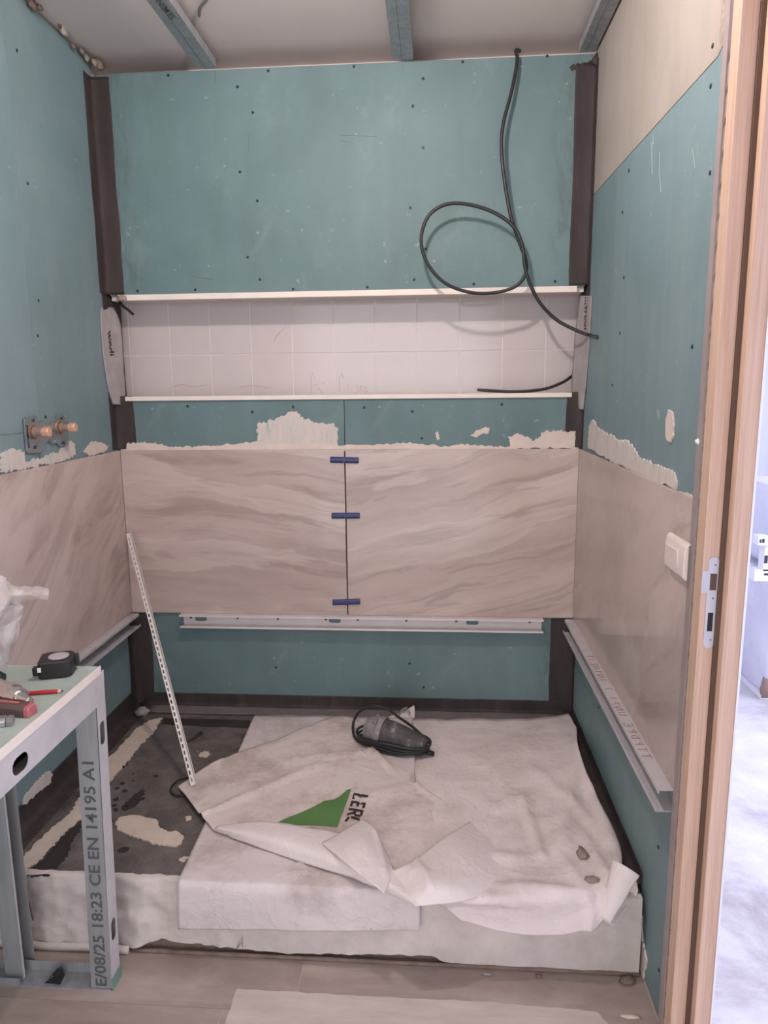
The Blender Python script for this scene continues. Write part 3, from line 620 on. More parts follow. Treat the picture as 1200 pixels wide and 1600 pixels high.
# bulb that lights the room, just above the picture
lp = thing('bulb_lamp', (0.945, -1.06, 2.32), 'bare bulb hanging from the ceiling in a black holder', 'lamp')
bulb = MB().lathe((0.945, -1.06, 2.315), (0, 0, 1), [(0, 0.004), (0.004, 0.018), (0.012, 0.027), (0.026, 0.031), (0.042, 0.028), (0.058, 0.018), (0.068, 0.013)], 20).build('bulb', 'bulb_glow', lp, smooth=True)
M['bulb_glow'].node_tree.nodes['Principled BSDF'].inputs['Emission Strength'].default_value = LAMP_POWER/(math.pi*4*math.pi*0.028**2)
MB().lathe((0.945, -1.06, 2.383), (0, 0, 1), [(0, 0.015), (0.04, 0.017), (0.05, 0.006), (0.055, 0.004)], 16).build('holder', 'tool_black', lp, smooth=True)
MB().tube([(0.945, -1.06, 2.437), (0.945, -1.06, 2.452)], 0.003, 8).build('cord', 'tool_black', lp)

# ------------------------------------------------------------------ shower base
base = thing('shower_base', (W/2, -0.47, 0), 'raised shower base with grey mesh board top and rough white front', 'shower base')
YF = -0.943
MB().box(0.0, W, YF+0.012, 0.008, 0.0, ZT-0.012).build('core', 'mortar_brown', base)
MB().box(0.0, W, YF+0.006, 0.004, ZT-0.012, ZT).build('top_board', 'mesh_board', base)
# rough white front: fine grid with lumps, ragged lower edge
def zlow(x):
    for (a, za), (b, zb2) in zip(ZL, ZL[1:]):
        if a <= x <= b: return za+(zb2-za)*(x-a)/(b-a)+0.004*noise.noise(Vector((x*40, 0, 0)))
    return ZL[-1][1]
ZL = [(-0.1, 0.012), (0.34, 0.008), (0.36, 0.010), (0.45, 0.038), (0.60, 0.024), (0.75, 0.014), (1.05, 0.026), (1.12, 0.026), (1.14, 0.012), (1.35, 0.004), (1.7, 0.002)]
nx, nz = 160, 22; vs = []; fs = []
for i in range(nx+1):
    x = 0.001+(W-0.002)*i/nx; z0 = max(zlow(x), 0.002)
    for k in range(nz+1):
        z = z0+(ZT+0.003-z0)*k/nz
        rough = 0.010 if x < 0.52 else 0.002
        d = rough*noise.fractal(Vector((x*14, z*14, 3)), 0.8, 2.0, 5) + (0.006*max(0, noise.noise(Vector((x*60, z*60, 1)))) if x < 0.62 and z < 0.09 else 0)
        e = 0.006*(k/nz)**8
        vs.append((x, YF-0.004-d+e, z+(0.004*noise.noise(Vector((x*30, 0, 9))) if k == nz else 0)))
for i in range(nx):
    for k in range(nz): fs.append([i*(nz+1)+k, (i+1)*(nz+1)+k, (i+1)*(nz+1)+k+1, i*(nz+1)+k+1])
top = len(vs)
for i in range(nx+1): vs.append((vs[i*(nz+1)+nz][0], YF+0.016+0.006*noise.noise(Vector((i*0.4, 2, 2))), ZT+0.0025))
for i in range(nx): fs.append([i*(nz+1)+nz, (i+1)*(nz+1)+nz, top+i+1, top+i])
obj('front_render', vs, fs, 'base_white', base, smooth=True, label='rough white plastered front')
MB().tube([(x, YF-0.010, 0.010+0.002*math.sin(x*30)) for x in [0.0+0.02*i for i in range(19)]], 0.010, 8).build('foot_bead', 'base_white', base, smooth=True)
strokes('pencil_mark', [[(369,1484),(372,1476),(378,1463),(379,1480)],[(369,1484),(378,1472)]], dict(y=YF-0.0085), 'stud_ink', base)
strokes('crack', [[(41,1382),(43,1405),(48,1420),(52,1438)]], dict(y=YF-0.012), 'mortar_brown', base, 0.002)
def TB(poly): return [px(u, v, z=ZT) for u, v in poly]
def patch(poly, mat, seed, th=0.003, jag=0.004, label=None): return blob('mortar_patch', TB(poly), (0, 0, th), mat, base, jag, 6, seed, label)
patch([(253,1123),(240,1145),(217,1167),(200,1190),(180,1213),(160,1240),(127,1280),(100,1303),(82,1323),(60,1347),(33,1363),(33,1343),(80,1297),(110,1273),(123,1250),(160,1197),(213,1140),(233,1127)], 'mortar_cream', 1, 0.004, label='cream mortar strip')
patch([(180,1285),(192,1277),(210,1275),(228,1278),(246,1284),(250,1296),(262,1301),(278,1300),(288,1308),(286,1316),(276,1324),(256,1322),(238,1320),(222,1312),(200,1306),(184,1297)], 'mortar_cream', 2, 0.004, 0.003, 'cream mortar patch')
patch([(127,1282),(124,1300),(114,1312),(108,1330),(100,1346),(78,1368),(50,1371),(36,1364),(62,1348),(84,1324),(102,1304)], 'board_stain', 3, 0.0015, 0.004)
patch([(252,1132),(290,1134),(392,1138),(390,1126),(256,1122)], 'board_stain', 4, 0.0015, 0.003)
patch([(222,1232),(228,1236),(214,1258),(196,1268),(190,1264),(200,1250)], 'board_stain', 5, 0.0012, 0.004)
patch([(182,1328),(192,1324),(203,1325),(198,1331),(186,1333)], 'board_stain', 6, 0.0012, 0.002)
patch([(314,1142),(318,1146),(300,1158),(292,1160)], 'board_stain', 7, 0.0012, 0.002)
patch([(313,1176),(322,1174),(330,1178),(322,1184),(312,1182)], 'mortar_cream', 8, 0.001, 0.004)
patch([(280,1342),(292,1338),(295,1342),(284,1348)], 'mortar_cream', 9, 0.001, 0.004)
patch([(290,1276),(298,1275),(300,1281),(292,1283)], 'mortar_cream', 10, 0.001, 0.003)
rnd = random.Random(11)
for k in range(30):
    u = rnd.gauss(190, 16); v = rnd.gauss(1215, 45)
    if not (1130 < v < 1330): continue
    c = px(u+(1215-v)*0.35, v, z=ZT); r = rnd.uniform(0.003, 0.008)
    patch_pts = [c+Vector((r*math.cos(a)*1.2, r*math.sin(a), 0)) for a in [0, 1.05, 2.1, 3.14, 4.2, 5.25]]
    MB().prism(patch_pts, (0, 0, 0.0012)).build('stain_spot', 'board_stain', base)

# ------------------------------------------------------------------ rails under the tiles
def to_y(y): return lambda a, b: (a, y, b)
xa, xb = px(283, 972, y=-0.02).x, px(848, 980, y=-0.02).x
zr0, zr1 = ZB-0.048, ZB-0.002
rb = thing('support_rail', ((xa+xb)/2, 0, zr0), 'white metal support rail screwed under the back wall tiles', 'rail')
holes = []; zc = (zr0+zr1)/2+0.001
for u in (314, 523, 738): cx = px(u, 968, y=0.006).x; holes.append(stad(cx, zc, 0.045, 0.018))
plate('web', rect(xa, xb, zr0, zr1), holes, to_y(0.0085), (0, -0.0012, 0), 'white_rail', rb)
MB().box(xa-0.004, xb+0.002, -0.026, 0.0083, zr1, zr1+0.0013).box(xa-0.004, xb+0.002, -0.026, -0.0248, zr1-0.005, zr1-0.0001).build('flange', 'white_rail', rb)
MB().box(xa-0.004, xb+0.002, -0.026, 0.0083, zr0-0.0013, zr0).box(xa-0.004, xb+0.002, -0.026, -0.0248, zr0+0.0001, zr0+0.005).build('flange', 'white_rail', rb)
for u in (298, 371, 434, 509, 559, 635, 713, 828): MB().lathe((px(u, 965, y=0.006).x, 0.0073, zc+0.005), (0, -1, 0), [(0, 0.0052), (0.002, 0.0046)], 10).build('screw', 'screw_dark', rb)
def side_rail(name, x, s, y0, y1, label, wtop, mt='galvanised_dusty'):
    t = thing(name, (x, (y0+y1)/2, zr0), label, 'rail')
    wx = x+s*0.0
    a, b = sorted((x-s*0.009, x-s*0.0078)); MB().box(a, b, y0, y1, zr0, zr1+0.001).build('web', 'galvanised', t)
    a, b = sorted((x-s*0.0078, x+s*wtop)); MB().box(a, b, y0, y1, zr1-0.0002, zr1+0.0011).box(*sorted((x+s*wtop, x+s*(wtop-0.0012))), y0, y1, zr1-0.008, zr1-0.0003).build('flange', mt, t)
    a, b = sorted((x-s*0.0078, x+s*(wtop+0.004))); MB().box(a, b, y0, y1, zr0-0.0013, zr0).box(*sorted((x+s*(wtop+0.004), x+s*(wtop+0.0028))), y0, y1, zr0+0.0001, zr0+0.007).build('flange', mt, t)
    return t
side_rail('support_rail', 0.0, 1, -0.95, -0.012, 'galvanised support rail under the left wall tiles behind the metal workbench', 0.030)
rr = side_rail('support_rail', W, -1, -1.092, -0.012, 'galvanised support rail with red handwriting under the right wall tiles', 0.030)
# handwriting along the top flange
hz = zr1+0.0016; hx0, hx1 = W-0.007, W-0.026
rnd = random.Random(5); mb = MB()
def hand(y0, y1, seq):
    n = len(seq); L = (y1-y0)/n
    G = {'I': [[(.5,0),(.5,1)]], 'F': [[(.1,0),(.1,1),(.8,1)],[(.1,.5),(.6,.5)]], 'N': [[(0,0),(.1,1),(.7,0),(.8,1)]], 'E': [[(.8,1),(.1,1),(.1,0),(.8,0)],[(.1,.5),(.6,.5)]], 'H': [[(.1,0),(.1,1)],[(.7,0),(.7,1)],[(.1,.5),(.7,.5)]],
         'O': [[(.4,0),(.1,.5),(.4,1),(.75,.5),(.4,0)]], 'U': [[(.1,1),(.15,.1),(.6,.05),(.75,1)]], 'R': [[(.1,0),(.1,1),(.7,.75),(.1,.5),(.75,0)]], 'T': [[(.4,0),(.4,1)],[(0,1),(.8,1)]], 'D': [[(.1,0),(.1,1),(.7,.6),(.5,.1),(.1,0)]], 'P': [[(.1,0),(.1,1),(.7,.75),(.1,.5)]], 'S': [[(.7,.9),(.2,.85),(.6,.4),(.1,.05)]], '/': [[(.1,0),(.6,1)]], ' ': [], '7': [[(0,1),(.7,1),(.3,0)]], '1': [[(.2,.7),(.5,1),(.45,0)]]}
    for i, ch in enumerate(seq):
        for ln in G[ch]:
            mb.tube([(hx0+(hx1-hx0)*(1-b), y0+L*(i+a*0.85), hz+0.0002) for a, b in ln], 0.0007, 4)
hand(px(1010, 1185, z=hz).y, px(917, 1022, z=hz).y, 'TTPDPE UNSI 7 IN1HEIT')
o = mb.build('handwriting', 'red_pen', rr); o['kind'] = 'stuff'

# ------------------------------------------------------------------ small things on the walls
for k, (u, v, lab) in enumerate(((538, 719, 'blue plastic tile spacer clip, topmost of three in the open tile joint'), (540, 806, 'blue plastic tile spacer clip, middle one of three in the open tile joint'), (541, 941, 'blue plastic tile spacer clip, lowest of three just above the white rail'))):
    c = px(u, v, y=-0.006); t = thing('tile_spacer', (c.x, 0, c.z), lab, 'spacer', 'blue tile spacers')
    w, h = 0.050, 0.0105; a = math.radians(-1.5+k*2)
    def rot(p): return Vector((c.x+p[0]*math.cos(a)-p[1]*math.sin(a), p[2], c.z+p[0]*math.sin(a)+p[1]*math.cos(a)))
    prof2 = [(-h, -0.0005), (-h, -0.004), (-0.004, -0.010), (0.004, -0.010), (h, -0.004), (h, -0.0005)]
    MB().prism([rot((-w, b, yy)) for b, yy in prof2], rot((w, 0, 0))-rot((-w, 0, 0))).build('wedge', 'clip_blue', t, bevel=0.001)
    MB().prism([rot((-w*0.96, b, -0.0104)) for b in (-0.0018, 0.0018)]+[rot((-w*0.96, b, -0.0115)) for b in (0.0018, -0.0018)], rot((w*0.96, 0, 0))-rot((-w*0.96, 0, 0))).build('rib', 'clip_blue', t)
    MB().prism([rot((-0.003, b, -0.0105)) for b in (-h*0.9, h*0.9)]+[rot((-0.003, b, -0.013)) for b in (h*0.9, -h*0.9)], rot((0.003, 0, 0))-rot((-0.003, 0, 0))).build('stem', 'clip_blue', t)

# cables
def cable(name, pts, r, label, parent=None):
    o = MB().tube(crom(pts, 10), r, 10).build(name, 'cable_black', smooth=True); return tag(o, label, 'cable')
P = [(812, 80, 0.03), (806, 79, -0.004), (808, 95, -0.018), (800, 140, -0.03), (786, 195, -0.042), (784, 240, -0.048), (791, 300, -0.050), (800, 345, -0.052), (812, 380, -0.052), (821, 405, -0.050), (821, 428, -0.048), (806, 447, -0.042), (775, 457, -0.042), (735, 457, -0.050), (695, 442, -0.062), (668, 412, -0.072), (658, 375, -0.076), (668, 340, -0.076), (692, 321, -0.072), (722, 318, -0.066), (760, 327, -0.060), (790, 343, -0.060), (808, 362, -0.062), (817, 388, -0.064), (820, 415, -0.064), (829, 446, -0.055), (845, 475, -0.045), (870, 500, -0.040), (900, 516, -0.050), (922, 524, -0.070)]
cable('power_cable', [px(u, v, y=y) for u, v, y in P]+[px(935, 527, x=W+PB-0.001)], 0.0056, 'long black cable with one loop hanging over the upper teal board')
cable('cable_end', [px(u, v, y=y) for u, v, y in ((900, 580, 0.095), (893, 588, 0.07), (878, 598, 0.045), (850, 608, 0.03), (810, 612, 0.022), (775, 611, 0.02), (746, 609, 0.02))], 0.0052, 'short black cable end lying along the niche sill at the right')
cable('cable_end', [px(u, v, y=y) for u, v, y in ((186, 470, 0.04), (192, 478, 0.03), (200, 484, 0.02), (208, 491, 0.01))], 0.0048, 'tiny black cable stub poking out at the upper left of the niche')

cable('cable_end', [px(u, v, z=ZT+0.006) for u, v in ((300, 1214), (288, 1216), (277, 1220), (267, 1231), (271, 1241), (283, 1243), (296, 1240))], 0.0028, 'thin black cable loop peeking out under the left tip of the printed bag')
# mixer bracket with two brass stubs on the left wall
br = thing('valve_bracket', (0, px(80, 680, x=-PB).y, 1.20), 'galvanised mixer bracket with two brass pipe stubs on the left wall', 'bracket')
def BL(u, v): p = px(u, v, x=-PB+0.003); return (p.y, p.z)
out = [(36,654),(40,652),(55,650),(58,660),(66,658),(70,664),(76,664),(80,658),(86,656),(88,647),(91,646),(103,647),(105,660),(106,690),(105,697),(93,698),(88,692),(80,694),(76,688),(70,692),(67,697),(62,707),(43,708),(40,704)]
hol = [[(39,664),(42,664),(46,678),(44,686),(46,700),(42,700)], [(47,655),(53,655),(53,659),(48,660)], [(50,697),(56,696),(56,701),(50,702)], [(93,652),(97,652),(97,656),(92,656)], [(94,690),(100,690),(101,695),(93,695)]]
plate('bracket_plate', [BL(*p) for p in out], [[BL(*p) for p in h] for h in hol], lambda a, b: (-PB+0.006, a, b), (-0.003, 0, 0), 'steel', br)
for (u, v) in ((52, 675), (94, 668)):
    c = px(u, v, x=0.0); c = Vector((-0.004, c.y, c.z))
    s = MB().lathe(c, (1, 0, 0), [(0, 0.020), (0.004, 0.0205), (0.005, 0.016), (0.012, 0.0155), (0.013, 0.0115), (0.032, 0.0115)], 18).build('pipe_stub', 'brass', br, smooth=False)
    MB().lathe(c+Vector((0.0325, 0, 0)), (1, 0, 0), [(0, 0.0130), (0.001, 0.0138), (0.018, 0.0138), (0.020, 0.0125)], 8).build('cap', 'brass_cap', s)
    MB().lathe(c+Vector((0.0052, 0, 0)), (1, 0, 0), [(0, 0.0185), (0.003, 0.0185)], 18).build('washer', 'copper_ring', s)
for (u, v) in ((39,657),(43,704),(103,651),(105,694),(86,690)): MB().lathe(px(u, v, x=-PB+0.006), (1, 0, 0), [(0, 0.0042), (0.002, 0.003)], 8).build('screw', 'steel', br)

# light switch
sw = thing('light_switch', (W, -1.01, 1.02), 'cream white light switch on the right wall tiles beside the door', 'switch')
ya, yb = px(1040, 858, x=W-0.012).y, px(1070, 875, x=W-0.012).y
za = px(1043, 831, x=W-0.010).z; zb_ = px(1039, 884, x=W-0.010).z
MB().prism([(W, ya, zb_), (W-0.009, ya, zb_), (W-0.013, ya, zb_+0.006), (W-0.014, ya, zb_+0.02), (W-0.014, ya, za-0.022), (W-0.012, ya, za-0.008), (W-0.007, ya, za), (W, ya, za)], (0, yb-ya, 0)).build('cover_plate', 'switch_white', sw, bevel=0.002)
yw = yb-ya; MB().prism([(W-0.0142, ya+yw*0.16, zb_+0.014), (W-0.0150, ya+yw*0.16, zb_+0.014), (W-0.0185, ya+yw*0.16, za-0.020), (W-0.0142, ya+yw*0.16, za-0.020)], (0, yw*0.58, 0)).build('rocker', 'switch_white', sw, bevel=0.001)
MB().box(W-0.006, W-0.0003, yb-0.006, yb-0.0002, zb_-0.003, za-0.004).build('back_plate', 'grey_plastic', sw)

# perforated angle strip leaning in the left corner
sa = px(308, 1225, z=ZT+0.02); sb = px(205, 833, x=0.028)
ang = thing('angle_strip', sa, 'thin perforated white metal angle strip leaning into the left tile corner', 'strip')
ax = (sb-sa); L = ax.length; ax.normalize(); e1 = Vector((0.92, 0.39, 0)); e1 = (e1-ax*e1.dot(ax)).normalized(); e2 = ax.cross(e1).normalized()
if e2.y > 0: e2 = -e2
w1 = 0.018
hs = []
s_ = 0.012
while s_ < L-0.02: hs.append(rect(s_, s_+0.013, 0.0100, 0.0145)); s_ += 0.021
plate('flange', rect(0, L, 0, w1), hs, lambda a, b: sa+ax*a-e1*b, -e2*0.0012, 'strip_white', ang)
plate('flange', rect(0, L, 0.0013, w1*0.8), [], lambda a, b: sa+ax*a+e2*b, -e1*0.0012, 'strip_white', ang)

# ------------------------------------------------------------------ sheets of woven plastic on the base
SHEETS = []
def TT(u, v, h): return px(u, v, z=ZT+h)
def sheet(name, rows, mat, parent=None, n=7, m=7, amp=0.004, freq=11, seed=0, creases=(), solid=0.0012, flat=None):
    cols = [crom([r[k] for r in rows], n) for k in range(len(rows[0]))]
    full = [crom([c[i] for c in cols], m) for i in range(len(cols[0]))]
    nu, nv = len(full), len(full[0]); vs = []
    for i in range(nu):
        for k in range(nv):
            p = full[i][k].copy()
            a = full[min(i+1, nu-1)][k]-full[max(i-1, 0)][k]; b = full[i][min(k+1, nv-1)]-full[i][max(k-1, 0)]
            nr = a.cross(b); nr = nr.normalized() if nr.length > 1e-9 else Vector((0, 0, 1))
            if nr.z < 0 and abs(nr.z) > 0.3: nr = -nr
            if abs(nr.z) <= 0.3 and nr.y > 0: nr = -nr
            q = p*freq+Vector((seed, seed*2, 0)); d = (1-abs(noise.noise(q))*2.2)*amp*0.8+noise.noise(q*2.7)*amp*0.35
            for (c0_, c1_, h, w) in creases:
                e = (c1_-c0_); e.z = 0; rel = p-c0_; rel.z = 0; tt = max(0, min(1, rel.dot(e)/e.length_squared)); dd = (rel-e*tt).length
                d += h*max(0, 1-dd/w)**1.4
            p = p+nr*max(d, -0.002); p.x = min(p.x, W-0.008); vs.append(p)
    if flat is None:
        for v in vs:
            if v.y > YF-0.01: v.z = max(v.z, ZT+0.0055)
    fs = [[i*nv+k, i*nv+k+1, (i+1)*nv+k+1, (i+1)*nv+k] for i in range(nu-1) for k in range(nv-1)]
    o = obj(name, vs, fs, mat, parent, smooth=True, solid=solid)
    SHEETS.append((vs, fs)); return o
def crease(u0, v0, u1, v1, h, w): return (px(u0, v0, z=ZT+0.01), px(u1, v1, z=ZT+0.01), h, w)
def FY(u, v, y): return px(u, v, y=y)
# 1: lower sheet, hanging over the front
xs1 = [px(u, 1380, z=ZT).x for u in (279, 405, 531, 656)]
rows = [[TT(398,1117,.008), TT(480,1118,.008), TT(560,1120,.010), TT(645,1121,.015)],
        [TT(370,1180,.008), TT(465,1183,.008), TT(558,1186,.010), TT(648,1188,.014)],
        [TT(335,1255,.008), TT(446,1258,.008), TT(550,1260,.010), TT(651,1262,.013)],
        [TT(302,1326,.008), TT(425,1330,.008), TT(541,1334,.008), TT(654,1338,.008)],
        [Vector((x, YF+0.012, ZT+.009)) for x in xs1],
        [Vector((x, YF-0.014, ZT-.002)) for x in xs1],
        [FY(278,1415,YF-.018), FY(404,1416,YF-.020), FY(531,1418,YF-.018), FY(656,1420,YF-.020)],
        [FY(278,1452,YF-.022), FY(404,1453,YF-.018), FY(531,1455,YF-.026), FY(656,1453,YF-.022)]]
s1 = sheet('woven_sheet', rows, 'sheet_under', n=8, m=16, amp=0.0022, freq=9, seed=1, creases=[crease(463,1381,520,1120,0.004,0.012), crease(372,1187,660,1190,0.003,0.01), crease(300,1332,650,1344,0.003,0.01)])
tag(s1, 'dusty white woven plastic sheet hanging straight over the front of the shower base', 'plastic sheet', 'woven plastic sheets')
# its back corner stands up against the wall
cf = sheet('upturned_corner', [[TT(600,1122,.010), TT(625,1123,.010), TT(648,1124,.010)], [FY(606,1120,-0.075), FY(628,1114,-0.07), FY(648,1108,-0.065)], [FY(612,1119,-0.072), FY(632,1111,-0.065), FY(647,1102,-0.06)]], 'sheet_inner', s1, 3, 3, 0.0008, seed=3, flat=1)
# 3: right sheet
rows = [[TT(606,1124,.004), TT(740,1124,.010), TT(830,1124,.016), TT(900,1114,.018)],
        [TT(606,1190,.004), TT(745,1195,.014), TT(835,1192,.030), TT(905,1176,.055)],
        [TT(610,1250,.004), TT(752,1262,.016), TT(850,1258,.030), TT(930,1245,.040)],
        [TT(620,1320,.006), TT(765,1325,.018), TT(868,1322,.026), TT(965,1312,.030)],
        [TT(650,1370,.016), TT(770,1375,.020), TT(875,1370,.024), TT(972,1352,.028)],
        [TT(668,1404,.012), TT(770,1406,.014), TT(870,1402,.016), TT(962,1385,.026)],
        [FY(690,1414,YF-.020), FY(772,1430,YF-.024), FY(862,1432,YF-.026), FY(955,1418,YF-.030)],
        [FY(720,1436,YF-.024), FY(778,1453,YF-.030), FY(856,1461,YF-.034), FY(932,1450,YF-.034)]]
s3 = sheet('woven_sheet', rows, 'sheet_right', n=8, m=14, amp=0.0055, freq=9, seed=11,
   creases=[crease(690,1150,780,1215,0.006,0.03), crease(820,1135,905,1150,0.008,0.02), crease(830,1210,925,1300,0.010,0.025), crease(745,1300,880,1290,0.006,0.02), crease(870,1340,930,1420,0.009,0.02), crease(780,1390,900,1400,0.008,0.025), crease(680,1240,760,1250,0.005,0.015), crease(665,1191,790,1186,0.0060,0.012), crease(760,1270,850,1245,0.0120,0.02), crease(815,1255,845,1345,0.0135,0.02), crease(905,1190,880,1330,0.0180,0.035), crease(770,1345,850,1350,0.0105,0.02), crease(905,1310,950,1380,0.0090,0.02), crease(900,1185,955,1330,0.0150,0.03), crease(700,1225,900,1225,0.0060,0.03)])
tag(s3, 'large crumpled white woven plastic bag at the right end of the shower base', 'plastic sheet', 'woven plastic sheets')
f3 = sheet('folded_flap', [[TT(744,1280,.006), TT(775,1298,.006), TT(800,1338,.006), TT(812,1386,.008)],
      [TT(698,1306,.040), TT(728,1330,.040), TT(752,1364,.032), TT(768,1397,.014)],
      [TT(655,1340,.052), TT(684,1358,.052), TT(708,1385,.046), TT(722,1408,.022)],
      [TT(632,1352,.054), TT(656,1366,.058), TT(668,1390,.050), TT(684,1413,.024)],
      [TT(606,1366,.020), TT(618,1385,.020), TT(632,1402,.022), TT(648,1417,.024)]], 'sheet_inner', s3, 6, 6, 0.0035, 13, 21, creases=[crease(640,1350,672,1413,0.008,0.012)])
def roll_rows():
    R_ = []
    A = px(948, 1440, y=YF-0.035); B = px(984, 1362, z=ZT+0.05)
    axis = (B-A); L_ = axis.length; axis.normalize(); e = axis.cross(Vector((0, 1, 0))).normalized(); g = axis.cross(e).normalized()
    for i in range(5):
        s = i/4; c = A+axis*L_*s; rx = 0.020+0.026*s; ry = 0.014+0.024*s
        R_.append([c+e*rx*math.cos(a)+g*ry*math.sin(a) for a in [math.radians(d) for d in (178, 218, 258, 298, 338, 378, 418, 452)]])
    return R_
sheet('rolled_corner', roll_rows(), 'sheet_inner', s3, 4, 4, 0.0012, 14, 31, flat=1)
# 2: sheet with the green print
rows = [[TT(278,1228,.012), TT(345,1188,.014), TT(430,1156,.014), TT(535,1119,.014), TT(600,1160,.014), TT(658,1226,.006)],
        [TT(292,1246,.014), TT(358,1220,.016), TT(447,1203,.018), TT(548,1180,.018), TT(612,1212,.018), TT(690,1252,.004)],
        [TT(310,1270,.016), TT(374,1258,.018), TT(458,1250,.020), TT(552,1238,.020), TT(622,1262,.020), TT(720,1280,.004)],
        [TT(326,1288,.016), TT(390,1288,.020), TT(465,1298,.022), TT(548,1312,.022), TT(612,1330,.020), TT(680,1340,.004)],
        [TT(334,1298,.012), TT(402,1322,.014), TT(470,1346,.016), TT(540,1368,.018), TT(596,1388,.020), TT(646,1412,.020)]]
s2 = sheet('woven_sheet', rows, 'sheet_logo', n=12, m=10, amp=0.003, freq=10, seed=5,
   creases=[crease(315,1278,505,1197,0.0135,0.016), crease(505,1197,540,1215,0.0081,0.016), crease(375,1258,420,1180,0.0027,0.02), crease(440,1195,585,1178,0.0135,0.018), crease(560,1255,652,1230,0.0108,0.014), crease(652,1230,720,1272,0.0095,0.014), crease(585,1178,612,1208,0.0108,0.014), crease(345,1190,300,1210,0.0054,0.02), crease(420,1170,470,1150,0.0041,0.02)])
tag(s2, 'dusty white woven plastic bag with a green triangle print spread across the shower base', 'plastic sheet', 'woven plastic sheets')
sheet('folded_hem', [[TT(333,1297,.012), TT(405,1324,.014), TT(475,1348,.014), TT(545,1370,.016), TT(605,1394,.016), TT(648,1417,.014)],
      [TT(336,1294,.030), TT(412,1308,.044), TT(482,1326,.048), TT(552,1350,.044), TT(606,1378,.036), TT(646,1410,.026)],
      [TT(340,1292,.030), TT(405,1284,.046), TT(470,1291,.050), TT(540,1305,.046), TT(598,1340,.038), TT(640,1395,.028)]], 'sheet_inner', s2, 6, 8, 0.0025, 10, 41)
sheet('folded_flap', [[TT(566,1281,.046), TT(579,1289,.056), TT(596,1318,.046), TT(614,1356,.030)],
      [TT(536,1299,.054), TT(560,1312,.068), TT(584,1340,.058), TT(610,1374,.036)],
      [TT(503,1318,.054), TT(532,1342,.058), TT(564,1368,.054), TT(600,1396,.038)]], 'sheet_inner', s2, 7, 7, 0.0022, 14, 51, creases=[crease(578,1290,604,1390,0.007,0.010)])
# printed mark: ray-dropped onto the sheet
bvh = BVHTree.FromPolygons(SHEETS[-3][0], SHEETS[-3][1])
def on_sheet(u, v, lift=0.0016):
    o_, d_ = CAM, (FWD+RT*((u-600)/FPX)+UP*((800-v)/FPX)).normalized()
    h = bvh.ray_cast(o_, d_)
    p = h[0] if h[0] else px(u, v, z=ZT+0.02)
    return p+Vector((0, 0, lift))-d_*0.0008
def on_poly(name, poly, mat):
    bm = bmesh.new(); vs = [bm.verts.new((a, b, 0)) for a, b in poly]; bm.faces.new(vs)
    bmesh.ops.triangulate(bm, faces=bm.faces)
    for _ in range(3): bmesh.ops.subdivide_edges(bm, edges=bm.edges, cuts=1, use_grid_fill=True)
    bmesh.ops.triangulate(bm, faces=bm.faces)
    bm.verts.index_update(); A = [on_sheet(v.co.x, v.co.y) for v in bm.verts]; F = [[v.index for v in f.verts] for f in bm.faces]; bm.free()
    return obj(name, A, F, mat, s2)
on_poly('printed_triangle', [(433,1286),(450,1278),(466,1272),(484,1264),(500,1256),(506,1252),(522,1250),(532,1244),(542,1235),(549,1233),(538,1264),(527,1293),(508,1291),(488,1290),(460,1290)], 'print_green')
on_poly('printed_dash', [(486,1293),(491,1294),(494,1297),(490,1297)], 'print_black')
on_poly('printed_dash', [(500,1297),(506,1297),(505,1299),(501,1299)], 'print_black')
on_poly('printed_dash', [(510,1299),(522,1301),(519,1303),(510,1302)], 'print_black')
def letter(pts_list):
    for p in pts_list: on_poly('printed_letter', p, 'print_black')
o0 = Vector((553, 1239)); dn = Vector((-14, 44)); ac = Vector((24, 4))   # reading direction runs down the sheet, tops point right
def LG(s, t): q = o0+dn*s+ac*t; return (q.x, q.y)
def stroke2(a, b, w=0.04, ww=0.16):
    a = Vector(a); b = Vector(b); d = (b-a); n_ = Vector((-d.y, d.x*1.0)); 
    horizontal = abs(d.x)*2 < abs(d.y)
    off = Vector((w, 0)) if abs(d.y) > abs(d.x)*1.2 else Vector((0, ww/2))
    return [LG(*(a-off)), LG(*(a+off)), LG(*(b+off)), LG(*(b-off))]
letter([stroke2((.05,0),(.05,.95)), stroke2((.05,.08),(.22,.08))])
letter([stroke2((.32,0),(.32,.95)), stroke2((.32,.08),(.48,.08)), stroke2((.32,.48),(.45,.48)), stroke2((.32,.88),(.48,.88))])
letter([stroke2((.58,0),(.58,.95)), stroke2((.58,.88),(.74,.88)), stroke2((.58,.45),(.74,.45)), stroke2((.76,.88),(.76,.48)), stroke2((.66,.45),(.78,.0))])
letter([stroke2((.88,.88),(.84,.30)), stroke2((.85,.18),(1.02,.05)), stroke2((.90,.92),(1.0,.98))])
# small stones on the sheet
def chip(u, v, h, r, seed, label):
    p = TT(u, v, h); o = lump('stone_chip', p, r, 'chip_stone', None, seed, 2); return tag(o, label, 'stone chip')
chip(910, 1334, .036, (0.013, 0.022, 0.010), 2, 'grey-brown stone chip lying on the crumpled bag near its right corner')
chip(925, 1374, .030, (0.02, 0.010, 0.007), 6, 'flat brown stone chip beside the rolled corner of the bag')

